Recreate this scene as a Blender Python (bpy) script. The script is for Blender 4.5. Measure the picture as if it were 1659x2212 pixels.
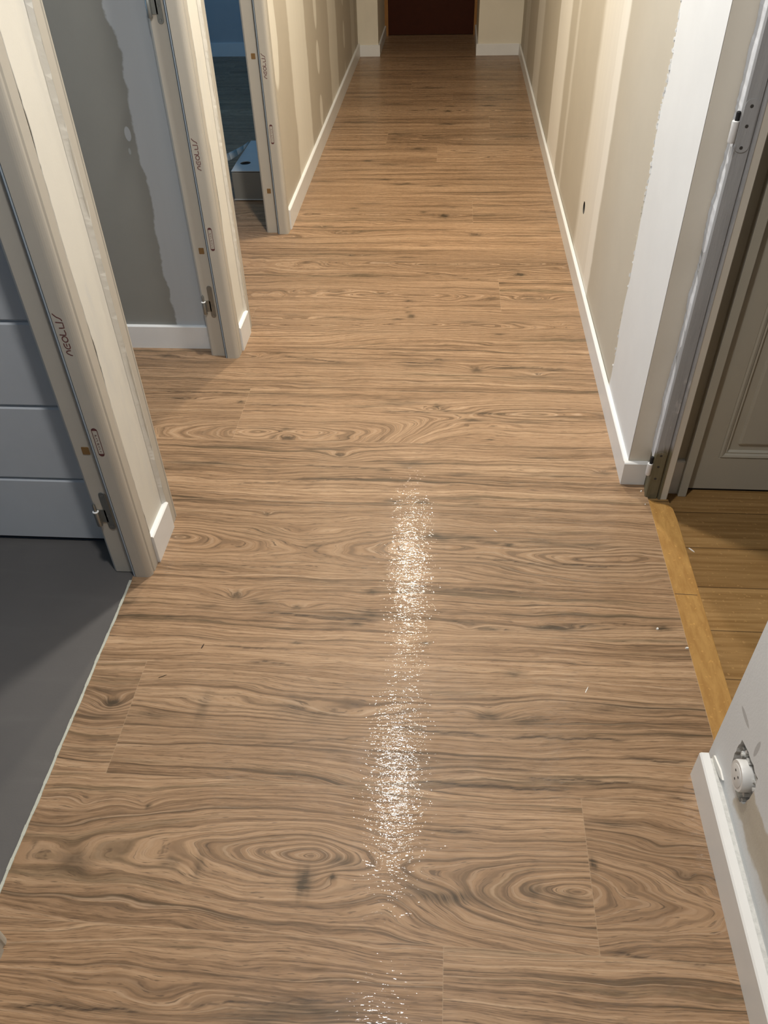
import bpy, bmesh, math, random
import numpy as np
from mathutils import Vector, Matrix

# ------------------------------------------------------------------ clean start
for o in list(bpy.data.objects):
    bpy.data.objects.remove(o, do_unlink=True)
SC = bpy.context.scene
COL = SC.collection
random.seed(7)

# ------------------------------------------------------------------ camera
cam_d = bpy.data.cameras.new('camera')
cam_d.sensor_fit = 'VERTICAL'
cam_d.sensor_height = 36.0
cam_d.lens = 1723.37 / 2212.0 * 36.0
cam_d.clip_start = 0.02
cam = bpy.data.objects.new('camera', cam_d)
COL.objects.link(cam)
cam.matrix_world = Matrix(((0.99724591, -0.02923802, 0.06815959, 0.0),
                           (0.07043911, 0.661044, -0.74703357, 0.0),
                           (-0.0232147, 0.74977728, 0.66128293, 1.5),
                           (0, 0, 0, 1)))
SC.camera = cam

# ------------------------------------------------------------------ light and exposure
SC.view_settings.view_transform = 'Standard'
SC.view_settings.look = 'None'
SC.view_settings.gamma = 1.0
SC.view_settings.use_curve_mapping = False
SC.view_settings.exposure = -0.10
w = bpy.data.worlds.new('world')
SC.world = w
w.use_nodes = True
w.node_tree.nodes['Background'].inputs[0].default_value = (0.02, 0.035, 0.06, 1)
w.node_tree.nodes['Background'].inputs[1].default_value = 0.1

def lamp_disk(name, loc, energy, colour, size):
    d = bpy.data.lights.new(name, 'AREA')
    d.shape = 'DISK'; d.size = size
    d.energy = energy; d.color = colour
    o = bpy.data.objects.new(name, d); COL.objects.link(o); o.location = loc
    return o

def lamp_window(name, loc, rot, sx, sy, energy, colour):
    d = bpy.data.lights.new(name, 'AREA')
    d.shape = 'RECTANGLE'; d.size = sx; d.size_y = sy
    d.energy = energy; d.color = colour
    o = bpy.data.objects.new(name, d); COL.objects.link(o)
    o.location = loc; o.rotation_euler = rot
    return o

# three small round ceiling lamps along the corridor
lamp_disk('corridor_lamp_light', (-0.19, 0.74, 2.505), 23.0, (1.0, 0.985, 0.97), 0.13)
lamp_disk('corridor_lamp_light', (-0.19, 2.29, 2.505), 38.0, (1.0, 0.955, 0.88), 0.13)
lamp_disk('corridor_lamp_light', (-0.19, 3.87, 2.505), 46.0, (1.0, 0.90, 0.73), 0.13)
# dusk daylight in the three side rooms (their windows are in the far outer wall)
R90 = math.radians(90)
lamp_window('room_window_light', (-3.22, 0.4, 1.5), (0, -R90, 0), 1.2, 1.2, 7.0, (0.32, 0.62, 1.0))
lamp_window('room_window_light', (-3.22, 2.12, 1.5), (0, -R90, 0), 1.2, 0.7, 10.0, (0.38, 0.68, 1.0))
lamp_window('room_window_light', (-3.22, 5.0, 1.5), (0, -R90, 0), 1.2, 1.4, 22.0, (0.20, 0.54, 1.0))

# ------------------------------------------------------------------ object helpers
def tag(o, label=None, cat=None, group=None, kind=None):
    if label: o['label'] = label
    if cat: o['category'] = cat
    if group: o['group'] = group
    if kind: o['kind'] = kind
    return o

def empty(name, loc, label, cat, group=None, kind=None):
    o = bpy.data.objects.new(name, None)
    o.empty_display_size = 0.05
    COL.objects.link(o)
    o.location = loc
    return tag(o, label, cat, group, kind)

class MB:
    """collects faces, built as ONE mesh object"""
    def __init__(s): s.v = []; s.f = []
    def box(s, x0, x1, y0, y1, z0, z1):
        b = len(s.v)
        s.v += [(x0,y0,z0),(x1,y0,z0),(x1,y1,z0),(x0,y1,z0),(x0,y0,z1),(x1,y0,z1),(x1,y1,z1),(x0,y1,z1)]
        s.f += [tuple(b+i for i in q) for q in ((3,2,1,0),(4,5,6,7),(0,1,5,4),(1,2,6,5),(2,3,7,6),(3,0,4,7))]
        return s
    def prism(s, poly, a0, a1, axis='z'):
        """poly: 2D outline; extruded along axis"""
        n = len(poly); b = len(s.v)
        for a in (a0, a1):
            for (p, q) in poly:
                s.v.append({'z': (p,q,a), 'y': (p,a,q), 'x': (a,p,q)}[axis])
        s.f.append(tuple(range(b, b+n))); s.f.append(tuple(range(b+2*n-1, b+n-1, -1)))
        for i in range(n):
            j = (i+1) % n
            s.f.append((b+i, b+n+i, b+n+j, b+j))
        return s
    def lathe(s, prof, c, axis='z', n=20):
        """prof: (radius, height) pairs around axis through c"""
        b = len(s.v); m = len(prof)
        for (r, h) in prof:
            for k in range(n):
                t = 2*math.pi*k/n; p, q = r*math.cos(t), r*math.sin(t)
                d = {'z': (p,q,h), 'x': (h,p,q), 'y': (p,h,q)}[axis]
                s.v.append((c[0]+d[0], c[1]+d[1], c[2]+d[2]))
        for i in range(m-1):
            for k in range(n):
                l = (k+1) % n
                s.f.append((b+i*n+k, b+i*n+l, b+(i+1)*n+l, b+(i+1)*n+k))
        s.f.append(tuple(b+k for k in range(n-1, -1, -1)))
        s.f.append(tuple(b+(m-1)*n+k for k in range(n)))
        return s
    def quad(s, a, b_, c, d):
        b = len(s.v); s.v += [a, b_, c, d]; s.f.append((b,b+1,b+2,b+3)); return s
    def poly(s, pts):
        b = len(s.v); s.v += list(pts); s.f.append(tuple(range(b, b+len(pts)))); return s
    def ribbon(s, pts, wd, frame):
        """flat stroke of width wd along 2D pts, mapped to 3D by frame(u,v)"""
        n = len(pts)
        b = len(s.v)
        for i in range(n):
            a = pts[max(i-1, 0)]; c = pts[min(i+1, n-1)]
            dx, dy = c[0]-a[0], c[1]-a[1]; L = math.hypot(dx, dy) or 1
            nx, ny = -dy/L*wd/2, dx/L*wd/2
            s.v.append(frame(pts[i][0]+nx, pts[i][1]+ny)); s.v.append(frame(pts[i][0]-nx, pts[i][1]-ny))
        for i in range(n-1):
            s.f.append((b+2*i, b+2*i+1, b+2*i+3, b+2*i+2))
        return s
    def build(s, name, mat, parent=None, bevel=0, smooth=False, origin=None):
        me = bpy.data.meshes.new(name)
        ox, oy, oz = (0,0,0)
        if parent is not None: ox, oy, oz = world_loc(parent)
        elif origin: ox, oy, oz = origin
        me.from_pydata([(x-ox, y-oy, z-oz) for x, y, z in s.v], [], s.f)
        bm = bmesh.new(); bm.from_mesh(me)
        bmesh.ops.recalc_face_normals(bm, faces=bm.faces)
        bm.to_mesh(me); bm.free()
        if smooth:
            for p in me.polygons: p.use_smooth = True
            try: me.set_sharp_from_angle(angle=math.radians(35))
            except Exception: pass
        me.materials.append(mat)
        o = bpy.data.objects.new(name, me); COL.objects.link(o)
        if parent is not None: o.parent = parent
        else: o.location = (ox, oy, oz)
        if bevel:
            m = o.modifiers.new('bevel', 'BEVEL'); m.width = bevel; m.segments = 2; m.limit_method = 'ANGLE'
            m.angle_limit = math.radians(40)
        return o

def world_loc(o):
    p = Vector((0,0,0))
    while o is not None:
        p += o.location; o = o.parent
    return p

def wall_with_hole(outer, holes, x, depth, name, mat, hole_mat, back=True):
    """a wall face in the plane x (facing -x) with recessed holes; outer and holes are (y, z) loops"""
    bm = bmesh.new()
    edges = []
    for loop in [outer] + holes:
        vs = [bm.verts.new((x, p, q)) for p, q in loop]
        for i in range(len(vs)):
            edges.append(bm.edges.new((vs[i], vs[(i+1) % len(vs)])))
    bmesh.ops.triangle_fill(bm, use_beauty=True, use_dissolve=False, edges=edges)
    # remove any face filled inside a hole
    def inside(pt, loop):
        r = False; n = len(loop)
        for i in range(n):
            (y1, z1), (y2, z2) = loop[i], loop[(i+1) % n]
            if (z1 > pt[1]) != (z2 > pt[1]) and pt[0] < (y2-y1)*(pt[1]-z1)/(z2-z1)+y1: r = not r
        return r
    dead = [f for f in bm.faces if any(inside((f.calc_center_median().y, f.calc_center_median().z), h) for h in holes)]
    bmesh.ops.delete(bm, geom=dead, context='FACES_ONLY')
    for h in holes:
        a = [bm.verts.new((x, p, q)) for p, q in h]; b = [bm.verts.new((x+depth, p, q)) for p, q in h]
        n = len(h)
        for i in range(n):
            f = bm.faces.new((a[i], a[(i+1) % n], b[(i+1) % n], b[i])); f.material_index = 1
        f = bm.faces.new(b); f.material_index = 1
    for f in bm.faces:
        if f.material_index == 0 and f.normal.x > 0: f.normal_flip()
    me = bpy.data.meshes.new(name); bm.to_mesh(me); bm.free()
    me.materials.append(mat); me.materials.append(hole_mat)
    o = bpy.data.objects.new(name, me); COL.objects.link(o)
    return o

# ------------------------------------------------------------------ node helpers
class NB:
    def __init__(s, name):
        s.m = bpy.data.materials.new(name); s.m.use_nodes = True
        s.t = s.m.node_tree; s.n = s.t.nodes
        s.b = s.n['Principled BSDF']
        s.geo = None
    def link(s, a, b): s.t.links.new(a, b)
    def _in(s, sock, v):
        if isinstance(v, (int, float)): sock.default_value = v
        elif isinstance(v, tuple): sock.default_value = v if len(v) == len(sock.default_value) else (*v, 1)
        else: s.link(v, sock)
    def pos(s):
        if s.geo is None: s.geo = s.n.new('ShaderNodeNewGeometry')
        return s.geo.outputs['Position']
    def xyz(s):
        if not hasattr(s, '_sep'):
            q = s.n.new('ShaderNodeSeparateXYZ'); s.link(s.pos(), q.inputs[0]); s._sep = q
        return s._sep.outputs[0], s._sep.outputs[1], s._sep.outputs[2]
    def comb(s, x, y, z=0.0):
        q = s.n.new('ShaderNodeCombineXYZ')
        for i, v in enumerate((x, y, z)): s._in(q.inputs[i], v)
        return q.outputs[0]
    def math(s, op, a, b=0.0, c=None):
        q = s.n.new('ShaderNodeMath'); q.operation = op
        s._in(q.inputs[0], a); s._in(q.inputs[1], b)
        if c is not None: s._in(q.inputs[2], c)
        return q.outputs[0]
    def rng(s, v, a, b, c=0.0, d=1.0, smooth=True):
        q = s.n.new('ShaderNodeMapRange'); q.interpolation_type = 'SMOOTHSTEP' if smooth else 'LINEAR'
        s._in(q.inputs['Value'], v)
        for k, x in zip(('From Min', 'From Max', 'To Min', 'To Max'), (a, b, c, d)): s._in(q.inputs[k], x)
        return q.outputs[0]
    def noise(s, vec, scale=1.0, detail=2.0, rough=0.5, dist=0.0):
        q = s.n.new('ShaderNodeTexNoise'); q.inputs['Scale'].default_value = scale
        q.inputs['Detail'].default_value = detail; q.inputs['Roughness'].default_value = rough
        q.inputs['Distortion'].default_value = dist
        s.link(vec, q.inputs['Vector']); return q.outputs['Fac']
    def scaled(s, vec, k):
        q = s.n.new('ShaderNodeVectorMath'); q.operation = 'MULTIPLY'
        s.link(vec, q.inputs[0]); q.inputs[1].default_value = k; return q.outputs[0]
    def mix(s, f, a, b, mode='MIX'):
        q = s.n.new('ShaderNodeMix'); q.data_type = 'RGBA'; q.blend_type = mode
        s._in(q.inputs[0], f); s._in(q.inputs[6], a); s._in(q.inputs[7], b); return q.outputs[2]
    def ramp(s, f, stops):
        q = s.n.new('ShaderNodeValToRGB'); s.link(f, q.inputs[0])
        e = q.color_ramp.elements
        while len(e) < len(stops): e.new(0.5)
        for el, (p, c) in zip(e, stops): el.position = p; el.color = (*c, 1) if len(c) == 3 else c
        return q.outputs[0]
    def attr(s, name):
        q = s.n.new('ShaderNodeAttribute'); q.attribute_type = 'GEOMETRY'; q.attribute_name = name
        return q.outputs['Fac']
    def bump(s, h, strength, dist=0.002):
        q = s.n.new('ShaderNodeBump'); q.inputs['Strength'].default_value = strength
        q.inputs['Distance'].default_value = dist; s.link(h, q.inputs['Height'])
        s.link(q.outputs[0], s.b.inputs['Normal']); return q.outputs[0]
    def out(s, colour, rough=0.6, metal=0.0, spec=0.5):
        s._in(s.b.inputs['Base Color'], colour); s._in(s.b.inputs['Roughness'], rough)
        s._in(s.b.inputs['Metallic'], metal); s._in(s.b.inputs['Specular IOR Level'], spec)
        return s.m

def plain(name, c, rough=0.6, metal=0.0, spec=0.5, var=0.05, scale=14.0, bump=0.05):
    nb = NB(name)
    n = nb.noise(nb.pos(), scale, 4.0, 0.6)
    lo = tuple(x*(1-var) for x in c); hi = tuple(min(1, x*(1+var)) for x in c)
    nb.bump(nb.noise(nb.pos(), 400.0, 2.0), bump, 0.001)
    return nb.out(nb.mix(n, lo, hi), rough, metal, spec)

def wall_mat(name, base, comp, bands=(), ovals=(), smear=0.0, rough=0.75, wobble=0.02, axis=1, soft=0.012):
    """plasterboard with filled joints (bands along axis) and filled screw spots (ovals: u, z, ru, rz, amount)"""
    nb = NB(name)
    x, y, z = nb.xyz(); u = (x, y, z)[axis]
    p = nb.pos()
    wob = nb.math('MULTIPLY', nb.math('SUBTRACT', nb.noise(nb.scaled(p, (3, 3, 5)), 1.0, 3.0, 0.55), 0.5), wobble*4)
    fine = nb.math('MULTIPLY', nb.math('SUBTRACT', nb.noise(p, 60.0, 3.0, 0.6), 0.5), wobble*0.5)
    uu = nb.math('ADD', nb.math('ADD', u, wob), fine)
    mask = None
    for (a, b, amt, sa, sb) in bands:
        m = nb.math('MULTIPLY', nb.rng(uu, a-sa, a+sa), nb.rng(uu, b-sb, b+sb, 1.0, 0.0))
        m = nb.math('MULTIPLY', m, amt)
        mask = m if mask is None else nb.math('MAXIMUM', mask, m)
    for (a, c, ra, rz, amt) in ovals:
        du = nb.math('DIVIDE', nb.math('SUBTRACT', u, a), ra); dz = nb.math('DIVIDE', nb.math('SUBTRACT', z, c), rz)
        du = nb.math('ADD', du, nb.math('MULTIPLY', wob, 6.0))
        d = nb.math('ADD', nb.math('MULTIPLY', du, du), nb.math('MULTIPLY', dz, dz))
        m = nb.math('MULTIPLY', nb.rng(d, 0.8, 1.15, 1.0, 0.0), amt)
        mask = m if mask is None else nb.math('MAXIMUM', mask, m)
    # faint vertical drag marks of the filling knife
    drag = nb.noise(nb.scaled(p, (26, 26, 1.2)), 1.0, 3.0, 0.6)
    mott = nb.noise(p, 5.0, 4.0, 0.6)
    cb = nb.mix(mott, tuple(c*0.93 for c in base), tuple(min(1, c*1.06) for c in base))
    cc = nb.mix(drag, tuple(c*0.94 for c in comp), tuple(min(1, c*1.04) for c in comp))
    if smear:
        sm = nb.rng(nb.noise(nb.scaled(p, (9, 9, 2.2)), 1.0, 4.0, 0.65), 0.52, 0.75, 0.0, smear)
        cb = nb.mix(sm, cb, comp)
    col = cb if mask is None else nb.mix(mask, cb, cc)
    nb.bump(nb.math('ADD', nb.noise(p, 260.0, 3.0, 0.6), nb.math('MULTIPLY', drag, 1.5)), 0.12, 0.001)
    return nb.out(col, rough, 0.0, 0.3)

# ------------------------------------------------------------------ materials
M = {}
M['white'] = plain('white_lacquer', (0.80, 0.80, 0.79), 0.38, bump=0.03)
M['primer'] = plain('beige_primed_steel', (0.51, 0.475, 0.41), 0.45, var=0.04, scale=8)
M['rubber'] = plain('blue_grey_rubber', (0.34, 0.40, 0.46), 0.35)
M['seal_shade'] = plain('dark_seal_gap_shade', (0.035, 0.045, 0.055), 0.5)  # near-black colour for the shaded gaps beside the seal
M['dark_gap'] = plain('black_gap', (0.012, 0.012, 0.014), 0.8)  # near-black fill put where gaps are in shade; also on hinge pins
M['steel'] = plain('dull_zinc', (0.30, 0.31, 0.30), 0.38, 0.85)
M['steel_bright'] = plain('bright_zinc', (0.75, 0.75, 0.74), 0.25, 0.9)
M['washer'] = plain('white_nylon', (0.90, 0.90, 0.88), 0.4)
M['brown_plug'] = plain('brown_plug', (0.23, 0.13, 0.045), 0.55)
M['ink'] = plain('dark_red_ink', (0.14, 0.045, 0.045), 0.6)
M['dark_hole_screw'] = plain('hole_shadowed_core', (0.05, 0.045, 0.04), 0.9)  # shade inside holes put into the colour; also used on screw heads
M['plaster_chip'] = plain('chipped_plaster', (0.62, 0.62, 0.60), 0.8, var=0.35, scale=90, bump=0.5)
M['plaster_rough'] = plain('rough_plaster', (0.50, 0.50, 0.49), 0.9, var=0.6, scale=120, bump=0.8)
M['ceiling'] = plain('white_ceiling', (0.46, 0.45, 0.43), 0.8)
M['leaf'] = plain('white_door_lacquer', (0.60, 0.62, 0.64), 0.4)
M['room_paint'] = plain('pale_wall_paint', (0.48, 0.50, 0.52), 0.7)
M['cream_door'] = plain('cream_door_paint', (0.47, 0.44, 0.365), 0.45)
M['end_door'] = plain('dark_red_brown_door', (0.050, 0.012, 0.005), 0.55, var=0.2, spec=0.15)
M['orange_wood'] = plain('varnished_orange_wood', (0.33, 0.15, 0.035), 0.4, var=0.25)
M['card'] = plain('white_carton', (0.52, 0.54, 0.54), 0.6)
M['card_side'] = plain('grey_carton', (0.24, 0.23, 0.205), 0.7)
M['crumb'] = plain('white_crumb', (0.85, 0.84, 0.80), 0.7)
M['dark_splinter'] = plain('dark_splinter', (0.06, 0.035, 0.02), 0.7)
M['bead'] = plain('pale_sealant', (0.52, 0.52, 0.44), 0.5, var=0.25, scale=40, bump=0.6)
M['socket'] = plain('white_plastic', (0.72, 0.72, 0.71), 0.35)

BOARD = (0.53, 0.48, 0.395)
COMP = (0.77, 0.735, 0.645)
M['wall_pier'] = wall_mat('plaster_pier', (0.74, 0.71, 0.63), (0.60, 0.60, 0.58), smear=0.5)
M['wall_left'] = wall_mat('left_plasterboard', BOARD, COMP,
    bands=((3.68, 3.735, 0.85, 0.004, 0.006), (4.17, 4.66, 1.0, 0.02, 0.012), (5.53, 5.91, 0.95, 0.02, 0.015), (6.77, 7.02, 0.7, 0.03, 0.04)),
    ovals=((3.80, 0.80, 0.085, 0.21, 1.0), (5.03, 0.457, 0.055, 0.085, 1.0), (5.03, 0.18, 0.055, 0.085, 1.0), (5.03, 0.72, 0.055, 0.125, 1.0),
           (6.31, 0.33, 0.045, 0.085, 0.9), (6.31, 0.60, 0.045, 0.10, 0.8), (6.31, 0.10, 0.03, 0.07, 0.4)))
M['wall_right'] = wall_mat('right_plasterboard', (0.55, 0.505, 0.42), (0.86, 0.83, 0.76),
    bands=((5.56, 5.98, 0.75, 0.04, 0.03), (4.30, 4.76, 0.95, 0.03, 0.02), (4.02, 4.09, 0.45, 0.02, 0.03), (2.90, 3.37, 0.80, 0.02, 0.05), (2.90, 3.05, 1.0, 0.015, 0.05), (6.6, 6.95, 0.5, 0.04, 0.04)),
    wobble=0.015)
M['wall_right_fill'] = wall_mat('white_corner_filler', (0.76, 0.77, 0.77), (0.60, 0.56, 0.47),
    bands=((2.268, 2.6, 1.0, 0.004, 0.004),), wobble=0.02, rough=0.7)
M['wall_end'] = wall_mat('end_plaster', (0.76, 0.70, 0.58), (0.66, 0.60, 0.50), smear=0.25)
M['reveal'] = wall_mat('reveal_plaster', (0.68, 0.63, 0.54), (0.52, 0.46, 0.38), smear=0.25)
M['room2_wall'] = wall_mat('side_room_board', (0.255, 0.255, 0.235), (0.46, 0.485, 0.505),
    bands=((-0.985, -0.80, 1.0, 0.004, 0.004),), ovals=((-1.008, 0.752, 0.010, 0.022, 0.9), (-1.014, 0.70, 0.004, 0.01, 0.5)), axis=0, wobble=0.022)

def near_wall_mat():
    nb = NB('near_right_painted_plaster')
    x, y, z = nb.xyz(); p = nb.pos()
    wob = nb.math('MULTIPLY', nb.math('SUBTRACT', nb.noise(p, 9.0, 4.0, 0.6), 0.5), 0.06)
    fine = nb.math('MULTIPLY', nb.math('SUBTRACT', nb.noise(p, 70.0, 3.0, 0.6), 0.5), 0.012)
    zz = nb.math('ADD', nb.math('ADD', z, wob), fine)
    # bare beige patch under and beyond the socket
    up = nb.rng(zz, 0.205, 0.213, 1.0, 0.0)
    yy = nb.math('ADD', nb.math('ADD', y, wob), fine)
    m = nb.math('MULTIPLY', up, nb.rng(yy, 0.795, 0.803, 1.0, 0.0))
    m = nb.math('MULTIPLY', m, nb.rng(nb.math('SUBTRACT', zz, nb.math('MULTIPLY', nb.math('SUBTRACT', 0.79, y), 0.12)), 0.098, 0.112))
    grey = nb.mix(nb.noise(p, 7.0, 4.0, 0.6), (0.68, 0.70, 0.715), (0.76, 0.78, 0.79))
    beige = nb.mix(nb.noise(nb.scaled(p, (20, 6, 20)), 1.0, 4.0, 0.65), (0.46, 0.41, 0.33), (0.62, 0.58, 0.50))
    c = nb.mix(m, grey, beige)
    chalk = nb.rng(nb.noise(p, 36.0, 4.0, 0.7), 0.60, 0.74, 0.0, 0.5)
    c = nb.mix(nb.math('MULTIPLY', chalk, nb.rng(z, 0.10, 0.17, 1.0, 0.0)), c, (0.66, 0.65, 0.63))
    # two old grey dabs near the wall's edge
    for (a, b, ra, rb) in ((0.872, 0.262, 0.024, 0.006), (0.803, 0.268, 0.006, 0.022)):
        du = nb.math('DIVIDE', nb.math('SUBTRACT', y, a), ra); dz = nb.math('DIVIDE', nb.math('SUBTRACT', z, b), rb)
        d = nb.math('ADD', nb.math('MULTIPLY', du, du), nb.math('MULTIPLY', dz, dz))
        c = nb.mix(nb.rng(d, 0.7, 1.2, 0.75, 0.0), c, (0.42, 0.42, 0.42))
    nb.bump(nb.noise(p, 180.0, 4.0, 0.65), 0.25, 0.0015)
    return nb.out(c, 0.7, 0.0, 0.3)
M['near_wall'] = near_wall_mat()

def frame_wood_mat():
    """old stripped paint on the right door frame, bare dirty wood near the floor"""
    nb = NB('distressed_painted_wood')
    x, y, z = nb.xyz(); p = nb.pos()
    g = nb.noise(nb.scaled(p, (60, 60, 4)), 1.0, 5.0, 0.65)
    s = nb.noise(nb.scaled(p, (30, 30, 10)), 1.0, 4.0, 0.65)
    c = nb.mix(g, (0.28, 0.28, 0.285), (0.50, 0.50, 0.50))
    c = nb.mix(nb.rng(s, 0.60, 0.72, 0.0, 0.55), c, (0.70, 0.69, 0.68))
    c = nb.mix(nb.rng(s, 0.38, 0.28, 0.0, 0.7), c, (0.22, 0.20, 0.18))
    low = nb.rng(nb.math('ADD', z, nb.math('MULTIPLY', nb.math('SUBTRACT', g, 0.5), 0.09)), 0.155, 0.185, 1.0, 0.0)
    c = nb.mix(low, c, nb.mix(nb.noise(nb.scaled(p, (70, 70, 9)), 1.0, 5.0, 0.7), (0.10, 0.085, 0.045), (0.25, 0.22, 0.14)))
    nb.bump(nb.math('ADD', g, s), 0.6, 0.002)
    return nb.out(c, 0.75, 0.0, 0.3)
M['old_frame'] = frame_wood_mat()
M['caulk'] = plain('chalky_caulk', (0.66, 0.67, 0.69), 0.85, var=0.2, scale=70, bump=0.6)

def oak_mat(name, lo, hi, sx, sy, rows=None, rough=0.4):
    nb = NB(name)
    x, y, z = nb.xyz()
    v = nb.comb(nb.math('MULTIPLY', x, sx), nb.math('MULTIPLY', y, sy))
    g = nb.noise(v, 1.0, 6.0, 0.6, 0.4)
    blot = nb.noise(nb.pos(), 5.0, 3.0)
    c = nb.mix(nb.rng(g, 0.32, 0.68), lo, hi)
    c = nb.mix(nb.math('MULTIPLY', blot, 0.5), c, tuple(k*0.75 for k in lo))
    fl = nb.rng(nb.noise(nb.pos(), 90.0, 3.0, 0.6), 0.60, 0.70, 0.0, 0.35)
    c = nb.mix(fl, c, tuple(min(1, k*1.5) for k in hi))
    if rows:
        y0, wd = rows
        t = nb.math('DIVIDE', nb.math('SUBTRACT', y, y0), wd)
        fr = nb.math('FRACT', t); idx = nb.math('FLOOR', t)
        q = nb.n.new('ShaderNodeTexWhiteNoise'); q.noise_dimensions = '1D'; nb.link(idx, q.inputs['W'])
        c = nb.mix(nb.math('MULTIPLY', q.outputs['Value'], 0.4), c, tuple(k*0.6 for k in lo))
        ed = nb.math('MINIMUM', fr, nb.math('SUBTRACT', 1.0, fr))
        c = nb.mix(nb.rng(ed, 0.006, 0.016, 0.75, 0.0), c, (0.06, 0.03, 0.01))
    nb.bump(g, 0.12, 0.001)
    return nb.out(c, rough)
M['lobby_floor'] = oak_mat('yellow_oak_floor', (0.27, 0.145, 0.045), (0.46, 0.28, 0.11), 3.0, 70.0, (1.191, 0.148), 0.42)
M['strip_oak'] = oak_mat('yellow_oak_strip', (0.37, 0.19, 0.05), (0.50, 0.285, 0.085), 60.0, 14.0, None, 0.45)

def grey_floor_mat():
    nb = NB('dark_grey_lino')
    p = nb.pos()
    n = nb.noise(p, 6.0, 4.0, 0.6); f = nb.noise(p, 220.0, 3.0)
    c = nb.mix(n, (0.105, 0.098, 0.092), (0.135, 0.125, 0.118))
    c = nb.mix(nb.rng(nb.noise(nb.scaled(p, (2, 16, 1)), 1.0, 4.0), 0.55, 0.75, 0.0, 0.25), c, (0.17, 0.16, 0.15))
    nb.bump(f, 0.15, 0.001)
    return nb.out(c, 0.5)
M['grey_floor'] = grey_floor_mat()

# ------------------------------------------------------------------ laminate floor
ROW0, ROWH = -1.220, 0.295              # seam positions across the corridor
JOINTS = {0.255: (0.031,), 0.55: (0.302,), 0.845: (-0.678,), 2.025: (-0.663,), 2.615: (-0.76,), 2.91: (0.2235,), 3.795: (0.124,),
          4.68: (-0.068,), 4.975: (-0.377,), 5.27: (0.248,), 5.86: (0.013,), 6.155: (-0.284,)}
# swellings of the grain (knots, cathedrals), dark smudges and cracks, in metres on the floor
BUMPS=[(-0.438,0.422,0.25,0.25,0.03,0.03),(-0.577,0.778,0.03,0.03,0.018,0.022),(-0.697,0.776,0.03,0.03,0.015,0.015),(-0.177,0.658,0.05,0.07,0.02,0.03),
(0.435,0.75,0.05,0.06,0.02,0.03),(0.476,0.699,0.02,0.02,0.012,0.02),(-0.724,1.015,0.045,0.05,0.03,0.06),(0.127,1.031,0.05,0.06,0.02,0.02),
(-0.178,1.015,0.28,0.25,0.05,0.07),(-0.507,1.353,0.05,0.05,0.03,0.06),(-0.35,1.325,0.05,0.06,0.013,0.03),(0.28,1.289,0.09,0.14,0.016,0.045),(0.079,1.276,0.04,0.04,0.014,0.03),
(0.426,1.567,0.05,0.06,0.012,0.02),(-0.487,1.672,0.02,0.02,0.012,0.02),(-0.308,1.95,0.06,0.05,0.028,0.055),
(-0.21,1.892,0.03,0.04,0.014,0.02),(0.482,1.902,0.04,0.05,0.018,0.04),(-0.492,2.052,0.05,0.05,0.03,0.06),(-0.036,2.213,0.05,0.06,0.022,0.045),(-0.876,2.247,0.06,0.12,0.012,0.02),
(0.113,2.478,0.05,0.06,0.022,0.05),(-0.02,2.531,0.05,0.04,0.014,0.03),(-0.859,2.514,0.1,0.1,0.02,0.03),(-0.625,2.555,0.04,0.06,0.012,0.02),
(-0.58,2.822,0.12,0.1,0.02,0.05),(0.426,2.805,0.05,0.06,0.014,0.02),(0.203,2.727,0.05,0.05,0.012,0.015),(-0.259,3.053,0.06,0.05,0.016,0.045),(-0.463,3.065,0.05,0.05,0.014,0.03),
(0.335,3.022,0.05,0.08,0.013,0.025),(-0.616,3.053,0.1,0.1,0.02,0.03),(0.314,3.257,0.04,0.04,0.02,0.04),(-0.4,3.423,0.08,0.1,0.016,0.04),(-0.588,3.747,0.06,0.05,0.018,0.035),
(0.129,3.663,0.06,0.05,0.018,0.04),(-0.335,4.633,0.1,0.1,0.03,0.035),(-0.204,4.34,0.1,0.1,0.03,0.035),(0.237,4.782,0.1,0.1,0.03,0.05),(0.498,4.781,0.1,0.1,0.03,0.05),
(-0.779,5.242,0.1,0.1,0.03,0.05),(-0.176,4.907,0.1,0.1,0.03,0.03),(0.359,5.139,0.1,0.1,0.03,0.03),(-0.39,4.047,0.1,0.1,0.03,0.02),(-0.571,4.901,0.1,0.1,0.03,0.02)]
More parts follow.
